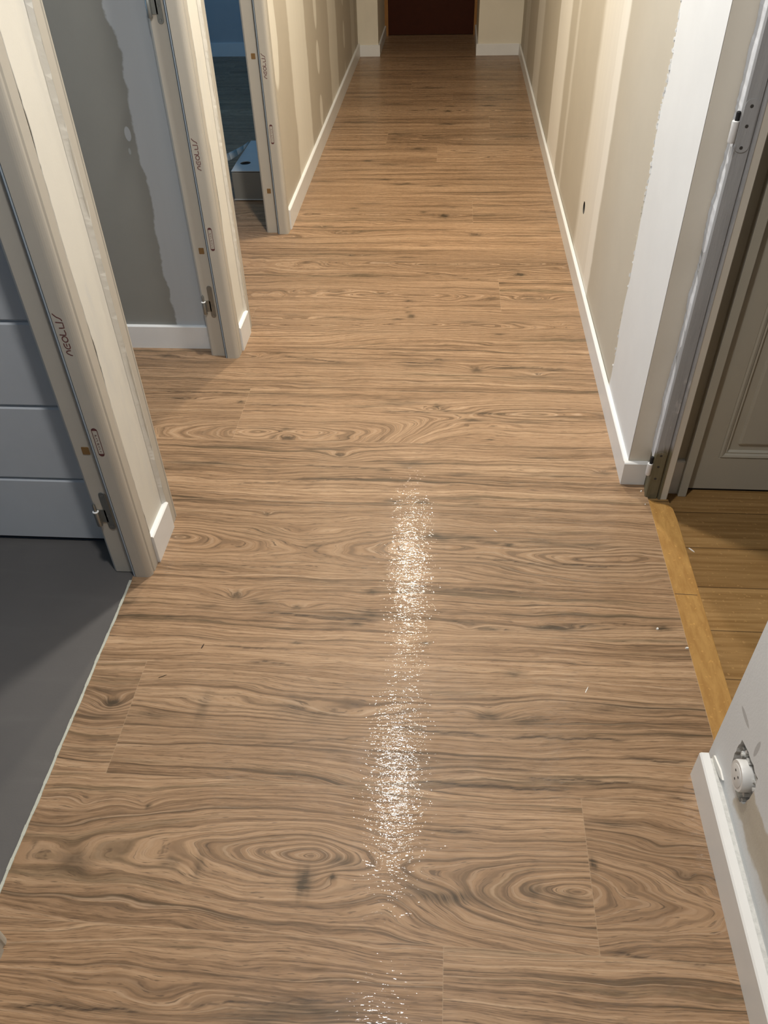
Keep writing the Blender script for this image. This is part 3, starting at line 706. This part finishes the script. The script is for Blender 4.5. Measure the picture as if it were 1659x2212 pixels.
# near right wall with a broken opening around the socket
hexa = [(0.851, 0.222), (0.854, 0.180), (0.846, 0.142), (0.826, 0.126), (0.778, 0.134), (0.764, 0.150), (0.757, 0.208), (0.768, 0.234), (0.812, 0.232)]
hx = []
for i in range(len(hexa)):
    a, b = hexa[i], hexa[(i+1) % len(hexa)]
    for k in range(4):
        t = k/4; hx.append((a[0]+(b[0]-a[0])*t+random.uniform(-0.0025, 0.0025), a[1]+(b[1]-a[1])*t+random.uniform(-0.0025, 0.0025)))
XN = 0.56
o = wall_with_hole([(-1.85, 0), (0.931, 0), (0.931, CH), (-1.85, CH)], [hx], XN, 0.022, 'wall_right', M['near_wall'], M['plaster_rough'])
tag(o, 'near right wall in patchy grey paint with a broken hole at the socket', 'wall', kind='structure')
S(MB().box(XN+0.023, 0.66, -1.85, 0.9305, 0, CH).quad((XN, 0.931, 0), (0.66, 0.931, 0), (0.66, 0.931, CH), (XN, 0.931, CH)), 'wall_right', M['near_wall'], 'body of the near right wall beside the doorway')
S(MB().box(0.545, 0.655, 0.932, 1.862, 2.12, CH), 'wall_right', M['reveal'], 'lintel above the right doorway')
# lobby behind the right doorway
S(MB().box(0.655, 0.735, 1.878, 1.98, -0.045, CH).box(0.735, 1.60, 1.885, 1.98, 2.06, CH).box(1.60, 2.05, 1.878, 1.98, -0.045, CH), 'wall_lobby', M['cream_door'], 'cream wall around the panelled door in the right lobby')
S(MB().box(2.05, 2.15, 0.1, 8.1, -0.05, CH), 'wall_lobby', M['room_paint'], 'far side wall of the right lobby')
S(MB().box(0.66, 2.05, 0.10, 0.16, -0.05, CH), 'wall_lobby', M['room_paint'], 'near wall of the right lobby')

# ------------------------------------------------------------------ skirting boards
def skirt_y(name, label, xf, xb, y0, y1, h, z0=0.0, trimmed=False):
    """runs along y; visible face at xf, wall at xb"""
    s = 1 if xb > xf else -1
    r = 0.003
    mb = MB().prism([(xf, z0), (xf, z0+h-r), (xf+s*r, z0+h), (xb, z0+h), (xb, z0)], y0, y1, 'y')
    return S(mb, name, M['white'], label, 'skirting board')
def skirt_x(name, label, yf, yb, x0, x1, h, z0=0.0):
    s = 1 if yb > yf else -1
    r = 0.003
    mb = MB().prism([(yf, z0), (yf, z0+h-r), (yf+s*r, z0+h), (yb, z0+h), (yb, z0)], x0, x1, 'x')
    return S(mb, name, M['white'], label, 'skirting board')
skirt_y('baseboard_left', 'short white skirting on the pier between nearest and middle left doorways', -0.7385, XW, 1.466, 1.606, 0.092)
skirt_y('baseboard_left', 'short white skirting on the pier between middle and farthest left doorways', -0.7385, XW, 2.577, 2.714, 0.092)
skirt_y('baseboard_left', 'long white skirting along the left wall past the farthest doorway', -0.7385, XW, 3.713, 7.236, 0.092)
skirt_y('baseboard_right', 'long white skirting along the right wall down the corridor', 0.528, 0.5405, 1.8615, 7.236, 0.077)
skirt_x('baseboard_right', 'short white skirting return on the right wall end by the old frame', 1.848, 1.8618, 0.528, 0.596, 0.077)
skirt_y('baseboard_right', 'white skirting on the near right wall under the socket', 0.5305, 0.548, -1.0, 0.911, 0.082)
S(MB().box(0.548, XN, -1.0, 0.905, 0.0, 0.072), 'baseboard_right', M['plaster_chip'], 'chalky plaster filling behind the near right skirting', 'skirting board')
skirt_x('baseboard_end', 'white skirting on the corridor end wall left of the recess', 7.235, 7.25, -0.738, -0.578, 0.080)
skirt_x('baseboard_end', 'white skirting on the corridor end wall right of the recess', 7.235, 7.25, 0.191, 0.528, 0.080)
skirt_y('baseboard_end', 'white skirting on the left side inside the dark recess', -0.578, -0.590, 7.250, 7.99, 0.080)
skirt_y('baseboard_end', 'white skirting on the right side inside the dark recess', 0.191, 0.203, 7.250, 7.99, 0.080)
skirt_x('baseboard_partition', 'white skirting below the grey partition in the middle doorway', 2.586, 2.60, -3.2, -0.852, 0.090)
skirt_x('baseboard_partition', 'bluish skirting below the far wall of the farthest left room', 7.285, 7.30, -3.2, -0.85, 0.098)
skirt_x('baseboard_lobby', 'short cream skirting between the old frame and lobby door', 1.866, 1.878, 0.655, 0.706, 0.120, -0.045)

# ------------------------------------------------------------------ new steel door frames on the left
LETTERS = {  # strokes in a unit cell: u along the word, v up the letter
    'n': [[(0, 0), (0.12, 0.35), (0.35, 0.8), (0.6, 1.0), (0.82, 0.85), (0.9, 0.45), (0.92, 0.1)]],
    'e': [[(1.0, 1.0), (0.55, 1.0), (0.2, 0.85), (0.02, 0.5), (0.05, 0.15), (0.3, 0.0), (0.95, 0.05)], [(0.95, 0.52), (0.6, 0.55), (0.42, 0.5)]],
    'o': [[(0.5+0.5*math.cos(t), 0.5+0.5*math.sin(t)) for t in [2*math.pi*i/16 for i in range(17)]]],
    'l': [[(0.05, 1.25), (0.02, 0.6), (0.0, 0.1), (0.35, 0.02), (0.9, 0.12)]],
    'u': [[(0.0, 0.95), (0.02, 0.4), (0.05, 0.0), (0.5, 0.0), (0.92, 0.0), (0.95, 0.6), (1.0, 1.3)]],
    's': [[(0.0, 0.0), (0.3, 0.1), (0.5, 0.4), (0.62, 0.75), (0.85, 1.05), (1.25, 1.4)]]}

def lettering(parent, x_face, y_face, z0, z1):
    mb = MB()
    n = 6; cell = (z1-z0)/(n+0.3); ht = 0.0115; x_base = x_face+ht/2
    for i, ch in enumerate('neolus'):
        for st in LETTERS[ch]:
            f = lambda u, v, i=i: (x_base-v*ht, y_face-0.0004, z0+(i+u*0.82)*cell)
            # equalise stroke width by working in metres
            pts = [(u*0.82*cell, v*ht) for u, v in st]
            g = lambda a, b, i=i: (x_base-b, y_face-0.0004, z0+i*cell+a)
            mb.ribbon(pts, 0.0023, g)
    return mb.build('lettering', M['ink'], parent)

def pill_mark(parent, x_face, y_face, z0, z1):
    """stamped outline with small strokes inside"""
    mb = MB(); r = 0.0062; n = 10
    g = lambda a, b: (x_face-b, y_face-0.0004, a)
    loop = [(z1-r+r*math.sin(t), r*math.cos(t)) for t in [math.pi*i/n for i in range(n+1)]]
    loop += [(z0+r-r*math.sin(t), -r*math.cos(t)) for t in [math.pi*i/n for i in range(n+1)]]
    mb.ribbon(loop+[loop[0]], 0.0015, g)
    mb.poly([g(a, b) for a, b in [(z1-r+r*math.sin(t), r*math.cos(t)) for t in [math.pi*i/n for i in range(n+1)]]])
    mb.poly([g(a, b) for a, b in [(z0+r-r*math.sin(t), -r*math.cos(t)) for t in [math.pi*i/n for i in range(n+1)]]])
    rr = random.Random(3)
    L = z1-z0-4*r
    for i in range(9):
        a = z0+2*r+L*i/9
        k = i % 4
        st = [[(a, -0.0022), (a, 0.0022)], [(a, 0.002), (a+L/14, -0.002)], [(a, -0.002), (a+L/13, 0), (a, 0.002)], [(a, 0.002), (a+L/14, 0.002), (a+L/14, -0.002)]][k]
        mb.ribbon(st, 0.001, g)
    return mb.build('stamped_mark', M['ink'], parent)

def rounded_rect(c, hw, hh, r, n=4):
    out = []
    for (sx, sz, t0) in ((1, 1, 0), (-1, 1, 90), (-1, -1, 180), (1, -1, 270)):
        for k in range(n+1):
            t = math.radians(t0+90*k/n)
            out.append((c[0]+sx*(hw-r)+r*math.cos(t), c[1]+sz*(hh-r)+r*math.sin(t)))
    return out

def hinge(parent, xi, yi, z0, z1):
    """flag hinge let into the inner face (plane yi); plate from z0 to z1, knuckle towards the room"""
    xc = xi
    root = MB().prism(rounded_rect((xc, (z0+z1)/2), 0.0088, (z1-z0)/2, 0.0085), yi-0.0022, yi+0.001, 'y').build('hinge', M['steel'], parent, bevel=0.0006)
    tab = MB().box(xc-0.026, xc-0.004, yi-0.0022, yi+0.0005, z0+0.024, z0+0.064)
    tab.build('hinge_tab', M['steel'], root)
    kx, ky = xc-0.027, yi-0.006
    MB().lathe([(0.0062, z0+0.016), (0.0070, z0+0.018), (0.0070, z0+0.0585), (0.0062, z0+0.060)], (kx, ky, 0), 'z', 18).build('knuckle', M['steel'], root, smooth=True)
    MB().lathe([(0.0072, z0+0.060), (0.0078, z0+0.061), (0.0078, z0+0.0625), (0.0060, z0+0.0635)], (kx, ky, 0), 'z', 18).build('washer', M['washer'], root, smooth=True)
    MB().lathe([(0.0042, z0+0.0625), (0.0042, z0+0.082), (0.0022, z0+0.087)], (kx, ky, 0), 'z', 14).build('hinge_pin', M['steel'], root, smooth=True)
    for dz in (0.010, 0.045, z1-z0-0.010):
        MB().lathe([(0.0040, yi-0.0030), (0.0036, yi-0.0034), (0.0014, yi-0.0026)], (xc, 0, z0+dz), 'y', 14).build('screw', M['steel'], root, smooth=True)
    return root

def frame_profile(y, s):
    """plan outline of one post; y is the main face, s=+1 when the post lies beyond it (far jamb)"""
    P = [(-0.7535, 0.058), (-0.745, 0.0565), (-0.7445, 0.054), (-0.7445, 0.0245), (-0.748, 0.0225), (-0.748, 0.0185), (-0.7452, 0.0165)]
    for k in range(7):
        t = math.radians(90*k/6)
        P.append((-0.7612+0.016*math.cos(t), 0.0150-0.015*math.sin(t)))
    P += [(-0.7875, 0.0), (-0.7885, 0.0015), (-0.7885, 0.0085), (-0.7975, 0.0085), (-0.7975, 0.0185), (-0.8460, 0.0185), (-0.8525, 0.0235), (-0.8525, 0.058), (-0.8450, 0.058)]
    return [(px, y+s*dy) for px, dy in P]

def door_frame(name, y_near, y_far, label, hinges, plugs, word, stamp):
    """opening in the left partition from y_near to y_far (main faces)"""
    root = empty(name, (-0.80, (y_near+y_far)/2, 0), label, 'door frame', kind='structure')
    HT = 2.10
    far = MB().prism(frame_profile(y_far, 1), 0.0, HT+0.05, 'z').build('jamb', M['primer'], root)
    MB().prism(frame_profile(y_near, -1), 0.0, HT+0.05, 'z').build('jamb', M['primer'], root)
    MB().box(-0.8525, -0.7445, y_near-0.05, y_far+0.05, HT, HT+0.068).build('head', M['primer'], root)
    # rubber seal in the rebate
    y = y_far
    seal = MB().prism([(-0.7900, y+0.0080), (-0.7903, y+0.0022), (-0.7918, y+0.0006), (-0.7938, y+0.0014), (-0.7945, y+0.0050), (-0.7945, y+0.0080)], 0.0, HT, 'z')
    seal = seal.build('door_seal', M['rubber'], root, smooth=True)
    MB().prism([(-0.7946, y+0.0082), (-0.7946, y+0.0052), (-0.7972, y+0.0062), (-0.7972, y+0.0082)], 0.0, HT, 'z').build('seal_gap_shade', M['seal_shade'], seal)  # dark strips painted in for the shaded gaps either side of the seal
    MB().prism([(-0.7886, y+0.0082), (-0.7886, y+0.0050), (-0.7899, y+0.0050), (-0.7899, y+0.0082)], 0.0, HT, 'z').build('seal_gap_shade', M['seal_shade'], seal)
    yi = y_far+0.0185
    for (a, b) in hinges: hinge(root, -0.8165, yi, a, b)
    for z in plugs:
        MB().prism(rounded_rect((-0.8195, z), 0.0088, 0.0105, 0.002), yi-0.0012, yi+0.001, 'y').build('plug', M['brown_plug'], root)
    if word: lettering(root, -0.7728, y_far, *word)
    if stamp: pill_mark(root, -0.7738, y_far, *stamp)
    return root
door_frame('door_1', 0.520, 1.408, 'nearest beige steel door frame on the left with a bare hinge', [(0.154, 0.274), (1.06, 1.18)], [0.400], (0.662, 0.762), (0.400, 0.477))
door_frame('door_2', 1.665, 2.519, 'middle of the three left beige door frames beside the white filler', [(0.155, 0.275), (1.060, 1.180)], [0.400], (0.668, 0.766), (0.409, 0.486))
door_frame('door_3', 2.773, 3.655, 'farthest left beige door frame beside the long striped wall', [], [0.195, 0.744], (0.664, 0.762), (0.405, 0.484))

# ------------------------------------------------------------------ grooved door leaf standing in the nearest room
t = empty('grooved_door_leaf', (-1.30, 1.556, 0), 'white door leaf with horizontal grooves standing behind the nearest left frame', 'door leaf')
x0, x1 = -1.72, -0.872
zs = [0.010, 0.218, 0.443, 0.668, 0.893, 1.118, 1.343, 1.568, 1.793, 2.02]
prof = []
for a, b in zip(zs[:-1], zs[1:]):
    g = 0.0028
    prof += [(1.541, a+g if a > 0.02 else a), (1.536, a+g+0.004 if a > 0.02 else a+0.003), (1.536, b-g-0.004), (1.541, b-g)]
    if b < 2: prof += [(1.546, b-g), (1.546, b+g)]
prof += [(1.576, 2.02), (1.576, 0.010)]
MB().prism(prof, x0, x1, 'x').build('panel', M['leaf'], t)
MB().box(x0+0.005, x1-0.005, 1.545, 1.570, 0.0, 0.0105).build('gap_shade_strip', M['dark_gap'], t)  # black strip standing in for the shade under the leaf

# ------------------------------------------------------------------ white carton in the farthest room
t = empty('carton_box', (-0.98, 4.30, 0), 'shallow white carton with a round hole in its lid, in the farthest left room', 'box')
bx0, bx1, by0, by1, bh = -1.105, -0.865, 4.083, 4.575, 0.145
bx0 = -1.092
MB().box(bx0, bx1, by0, by1, 0.004, 0.1405).build('box_body', M['card_side'], t, bevel=0.002)
bm = bmesh.new()
hole = [(-1.042+0.0275*math.cos(a), 4.20+0.026*math.sin(a)) for a in [2*math.pi*i/28 for i in range(28)]]
def lidz(x, y):
    return bh+0.003*math.sin((x+1.1)*14)*math.sin((y-4.08)*9)
loopo = [(bx0, by0), (bx1, by0), (bx1, by1), (bx0+0.004, by1), (bx0+0.001, by0+0.28), (bx0-0.001, by0+0.13)]
edges = []
for lp in (loopo, hole):
    vs = [bm.verts.new((a+0.98, b-4.30, lidz(a, b))) for a, b in lp]
    edges += [bm.edges.new((vs[i], vs[(i+1) % len(vs)])) for i in range(len(vs))]
bmesh.ops.triangle_fill(bm, use_beauty=True, edges=edges)
dead = [f for f in bm.faces if (f.calc_center_median().x-0.98+1.042)**2+(f.calc_center_median().y+4.30-4.20)**2 < 0.02**2]
bmesh.ops.delete(bm, geom=dead, context='FACES_ONLY')
me = bpy.data.meshes.new('box_lid'); bm.to_mesh(me); bm.free(); me.materials.append(M['card'])
lid = bpy.data.objects.new('box_lid', me); COL.objects.link(lid); lid.parent = t
sm = lid.modifiers.new('thick', 'SOLIDIFY'); sm.thickness = 0.003; sm.offset = -1
# black disc standing in for the shade inside the hole, and the torn flap lifted along the left edge
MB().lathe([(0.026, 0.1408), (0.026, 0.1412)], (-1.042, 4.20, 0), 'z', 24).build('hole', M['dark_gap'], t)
mb = MB()
fl_a = [(-1.096, 4.560, 0.149), (-1.106, 4.46, 0.157), (-1.121, 4.36, 0.169), (-1.141, 4.27, 0.178), (-1.175, 4.20, 0.181)]
fl_b = [(-1.093, 4.535, 0.146), (-1.096, 4.42, 0.147), (-1.106, 4.32, 0.150), (-1.126, 4.24, 0.153), (-1.165, 4.17, 0.155)]
for i in range(4): mb.quad(fl_a[i], fl_a[i+1], fl_b[i+1], fl_b[i])
f = mb.build('torn_flap', M['card'], t, smooth=True)
sm = f.modifiers.new('thick', 'SOLIDIFY'); sm.thickness = 0.003
MB().box(bx0-0.002, bx1, by0-0.002, by0+0.002, 0.004, 0.009).build('bottom_fold', M['card'], t)

# ------------------------------------------------------------------ old door frame, lobby door and threshold on the right
root = empty('door_4', (0.62, 1.80, 0), 'old stripped wooden door frame with painted hinges in the right doorway', 'door frame', kind='structure')
z0 = -0.04
MB().prism([(0.599, 1.8615), (0.589, 1.797), (0.592, 1.793), (0.622, 1.793), (0.6235, 1.798), (0.6255, 1.798), (0.627, 1.790), (0.632, 1.789), (0.6325, 1.8615)], z0, 2.08).build('jamb', M['old_frame'], root)
MB().prism([(0.6325, 1.8615), (0.6325, 1.791), (0.650, 1.791), (0.6525, 1.794), (0.6525, 1.8615)], z0, 2.08).build('jamb_edge', M['reveal'], root)
# ragged caulk between the plaster end and the frame
mb = MB(); k = 260; v = 0.0
for i in range(k+1):
    za = 0.12+1.95*i/k; v = 0.8*v+random.uniform(-0.0007, 0.0007)
    xa = 0.5868+v+0.0010*math.sin(i*0.19)
    xa -= 0.5868; mb.v += [(0.5900, 1.802, za), (0.5905+xa, 1.812, za), (0.5940+xa, 1.840, za), (0.5962+xa+v, 1.8618, za)]
    if i:
        for j in range(3):
            p = 4*i+j; mb.f.append((p-4, p-3, p+1, p))
mb.build('caulk', M['caulk'], root)
MB().box(0.588, 0.6525, 0.94, 1.862, 2.06, 2.12).build('head', M['old_frame'], root)
def old_hinge(zk0, zk1, zp, worn):
    h = MB().lathe([(0.0062, zk0), (0.0074, zk0+0.003), (0.0074, zk1-0.001), (0.0066, zk1)], (0.583, 1.797, 0), 'z', 18).build('hinge', M['caulk'] if worn else M['white'], root, smooth=True)
    MB().lathe([(0.0045, zk1), (0.0045, zp-0.002), (0.0030, zp)], (0.5845, 1.797, 0), 'z', 14).build('hinge_pin', M['dark_gap'], h, smooth=True)
    MB().prism(rounded_rect((0.606, (zk0+zk1)/2+0.012), 0.014, (zk1-zk0)/2+0.030, 0.012), 1.7915, 1.7935, 'y').build('hinge_plate', M['old_frame'], h)
    for dz in (-0.03, 0.012, 0.05):
        MB().lathe([(0.0036, 1.7911), (0.0026, 1.7908)], (0.605+0.002*dz, 0, (zk0+zk1)/2+dz), 'y', 10).build('screw', M['dark_hole_screw'], h)
old_hinge(0.962, 1.005, 1.023, False)
old_hinge(0.079, 0.119, 0.142, False)

t = empty('door_5', (1.15, 1.90, -0.045), 'closed cream panelled door in the right lobby', 'door', kind='structure')
# leaf with a moulded panel: a stepped profile swept around the panel rectangle
lx0, lx1, lz0, lz1, yl = 0.735, 1.575, -0.035, 2.02, 1.882
px0, px1, pz0, pz1 = 0.797, 1.513, 0.078, 0.95
def panel_rings(rect, steps):
    a, b, c, d = rect
    return [[(a+i, y, c+i), (b-i, y, c+i), (b-i, y, d-i), (a+i, y, d-i)] for i, y in steps]
mb = MB()
def add_rings(mb, rings, close=True):
    for r0, r1 in zip(rings[:-1], rings[1:]):
        for k in range(4):
            mb.quad(r0[k], r0[(k+1) % 4], r1[(k+1) % 4], r1[k])
    if close: mb.poly(rings[-1])
steps = [(0.0, yl), (0.0015, yl+0.002), (0.006, yl-0.003), (0.012, yl-0.001), (0.016, yl+0.003), (0.020, yl+0.002), (0.024, yl+0.010), (0.046, yl+0.010), (0.048, yl+0.004), (0.052, yl+0.003)]
for rect in ((px0, px1, pz0, pz1), (px0, px1, 1.06, 1.92)):
    add_rings(mb, panel_rings(rect, steps))
for (a, b, c, d) in ((lx0, px0, lz0, lz1), (px1, lx1, lz0, lz1), (px0, px1, lz0, pz0), (px0, px1, pz1, 1.06), (px0, px1, 1.92, lz1)):
    mb.quad((a, yl, c), (b, yl, c), (b, yl, d), (a, yl, d))
mb.quad((lx0, yl, lz0), (lx0, yl+0.04, lz0), (lx0, yl+0.04, lz1), (lx0, yl, lz1))
mb.quad((lx0, yl, lz0), (lx1, yl, lz0), (lx1, yl+0.04, lz0), (lx0, yl+0.04, lz0))
mb.build('door_leaf', M['cream_door'], t)
MB().box(0.703, 0.7265, 1.852, 1.8775, -0.045, 2.06).build('casing', M['cream_door'], t, bevel=0.0015)
MB().box(1.578, 1.61, 1.852, 1.8775, -0.045, 2.06).build('casing', M['cream_door'], t, bevel=0.0015)
MB().box(0.703, 1.61, 1.852, 1.8775, 2.06, 2.085).build('casing', M['cream_door'], t, bevel=0.0015)
MB().box(0.736, 1.57, yl+0.005, yl+0.035, -0.0449, -0.0355).build('door_gap_shade', M['dark_gap'], t)  # black strip filling in the shade below the door

t = empty('threshold_strip', (0.627, 1.35, 0), 'worn yellow oak threshold strip between laminate and lobby floor', 'threshold')
zt = -0.001
MB().prism([(0.5965, 0.931), (0.661, 0.931), (0.663, 1.70), (0.6595, 1.748), (0.652, 1.760), (0.5965, 1.784)], -0.045, zt).build('oak_board', M['strip_oak'], t, bevel=0.0015)
MB().prism([(0.5985, 1.786), (0.652, 1.763), (0.658, 1.757), (0.656, 1.790), (0.640, 1.800), (0.600, 1.800)], -0.045, -0.006).build('broken_end', M['lobby_floor'], t)
for y, n in ((1.417, 0.9),):
    MB().prism([(0.600, y-0.0008), (0.655, y-0.0022), (0.655, y-0.0008), (0.600, y+0.0010)], zt, zt+0.0003).build('crack', M['dark_splinter'], t)

t = empty('door_6', (-0.19, 8.03, 0), 'dark reddish-brown door in the recess at the corridor end', 'door', kind='structure')
MB().box(-0.560, 0.180, 8.02, 8.055, 0.005, 2.05).build('door_leaf', M['end_door'], t)
MB().box(-0.590, -0.5605, 7.995, 8.058, 0, 2.10).build('casing', M['orange_wood'], t)
MB().box(0.1805, 0.203, 7.995, 8.058, 0, 2.10).build('casing', M['orange_wood'], t)

# ------------------------------------------------------------------ socket on the near right wall
t = empty('wall_socket', (XN, 0.792, 0.20), 'round white power socket in broken plaster on the near right wall', 'socket')
sc = (0, 0.804, 0.180)
MB().lathe([(0.0245, 0.581), (0.0285, 0.575), (0.0290, 0.552), (0.0277, 0.5490)], sc, 'x', 40).build('socket_housing', M['socket'], t, smooth=True)
MB().lathe([(0.0215, 0.5495), (0.0215, 0.5484), (0.0205, 0.5480)], sc, 'x', 36).build('faceplate', M['socket'], t, smooth=True)
for dy, dz in ((0.0075, 0.006), (-0.0075, 0.006), (0.0, -0.010)):
    MB().lathe([(0.0024, 0.5481), (0.0024, 0.5477)], (0, 0.804+dy, 0.18+dz), 'x', 12).build('pin_hole', M['dark_hole_screw'], t)
mb = MB(); rr = random.Random(5)
chips = 0
while chips < 60:
    a, b = rr.uniform(0.758, 0.856), rr.uniform(0.124, 0.236)
    if (a-0.804)**2+(b-0.180)**2 < 0.027**2: continue
    ins = False; n = len(hexa)
    for i in range(n):
        (y1, z1), (y2, z2) = hexa[i], hexa[(i+1) % n]
        if (z1 > b) != (z2 > b) and a < (y2-y1)*(b-z1)/(z2-z1)+y1: ins = not ins
    if not ins: continue
    s1, s2, s3 = rr.uniform(0.0018, 0.0045), rr.uniform(0.004, 0.011), rr.uniform(0.006, 0.021)
    th = rr.uniform(-0.8, 0.8); x = 0.5815
    c, s = math.cos(th), math.sin(th)
    q = [(-s1, -s2/2), (s1, -s2/2*0.7), (s1*0.7, s2/2), (-s1*0.8, s2/2*0.8)]
    b0 = len(mb.v)
    for dx in (0.001, -s3):
        for (u, v) in q: mb.v.append((x+dx, a+c*u-s*v, b+s*u+c*v))
    mb.f += [(b0, b0+1, b0+2, b0+3), (b0+4, b0+5, b0+6, b0+7)]+[(b0+i, b0+(i+1) % 4, b0+4+(i+1) % 4, b0+4+i) for i in range(4)]
    chips += 1
mb.build('broken_plaster', M['plaster_chip'], t)
# torn strip of paint by the skirting corner
o = MB().prism([(0.905, 0.083), (0.908, 0.070), (0.860, 0.080), (0.846, 0.092), (0.866, 0.094)], XN-0.004, XN-0.0005, 'x').build('paint_flake', M['crumb'], origin=(XN, 0.88, 0.085))
tag(o, 'loose curl of white paint above the end of the near right skirting', 'paint flake')

# ------------------------------------------------------------------ crumbs and splinters on the floor
def crumb(name, x, y, z, pts, h, mat, label, cat):
    mb = MB(); n = len(pts)
    b = len(mb.v)
    mb.v += [(x+p, y+q, z) for p, q in pts]+[(x+p*0.7, y+q*0.7, z+h) for p, q in pts]
    mb.f += [tuple(range(n-1, -1, -1)), tuple(range(n, 2*n))]+[(i, (i+1) % n, n+(i+1) % n, n+i) for i in range(n)]
    return tag(mb.build(name, mat, origin=(x, y, z)), label, cat)
blob = lambda r, k=1.0: [(r*math.cos(a)*k, r*math.sin(a)/k) for a in [2*math.pi*i/7+0.3 for i in range(7)]]
stick = lambda l, w_, a: [(c*math.cos(a)-s*math.sin(a), c*math.sin(a)+s*math.cos(a)) for c, s in ((-l, -w_), (l*0.2, -w_*1.3), (l, -w_*0.4), (l, w_*0.5), (0, w_), (-l, w_*0.8))]
crumb('plaster_crumb', 0.535, 1.298, 0, blob(0.0034), 0.003, M['crumb'], 'rounded white crumb on the laminate, left of the oak strip, in a dark grain line', 'crumb')
crumb('plaster_crumb', 0.593, 1.242, 0, blob(0.0035, 1.35), 0.003, M['crumb'], 'white crumb right against the left edge of the oak threshold strip', 'crumb')
crumb('plaster_splinter', 0.695, 1.625, -0.045, stick(0.010, 0.0015, -0.9), 0.002, M['crumb'], 'thin white splinter lying on the yellow lobby floor', 'splinter')
crumb('plaster_crumb', 0.583, 1.817, 0, blob(0.0026), 0.003, M['crumb'], 'white crumb at the foot of the skirting return by the old frame', 'crumb')
crumb('plaster_crumb', 0.585, 1.760, 0, blob(0.0017), 0.0015, M['crumb'], 'tiny white speck at the far tip of the oak threshold strip', 'crumb')
crumb('wood_splinter', -0.556, 1.189, 0, stick(0.0075, 0.0013, 1.35), 0.0015, M['dark_splinter'], 'short dark upright splinter on the laminate below the left knots', 'splinter')
crumb('wood_splinter', -0.628, 1.096, 0, stick(0.010, 0.0009, 0.5), 0.001, M['dark_splinter'], 'thin dark slanting splinter just right of the plank joint by the grey floor', 'splinter')
crumb('plaster_splinter', 0.345, 1.111, 0, stick(0.009, 0.0010, 1.1), 0.001, M['crumb'], 'pale thin splinter on the laminate well left of the oak strip', 'splinter')
crumb('plaster_splinter', 0.158, 1.629, 0, stick(0.006, 0.0008, -0.7), 0.001, M['crumb'], 'tiny pale splinter beside the dark oval grain mid corridor', 'splinter')
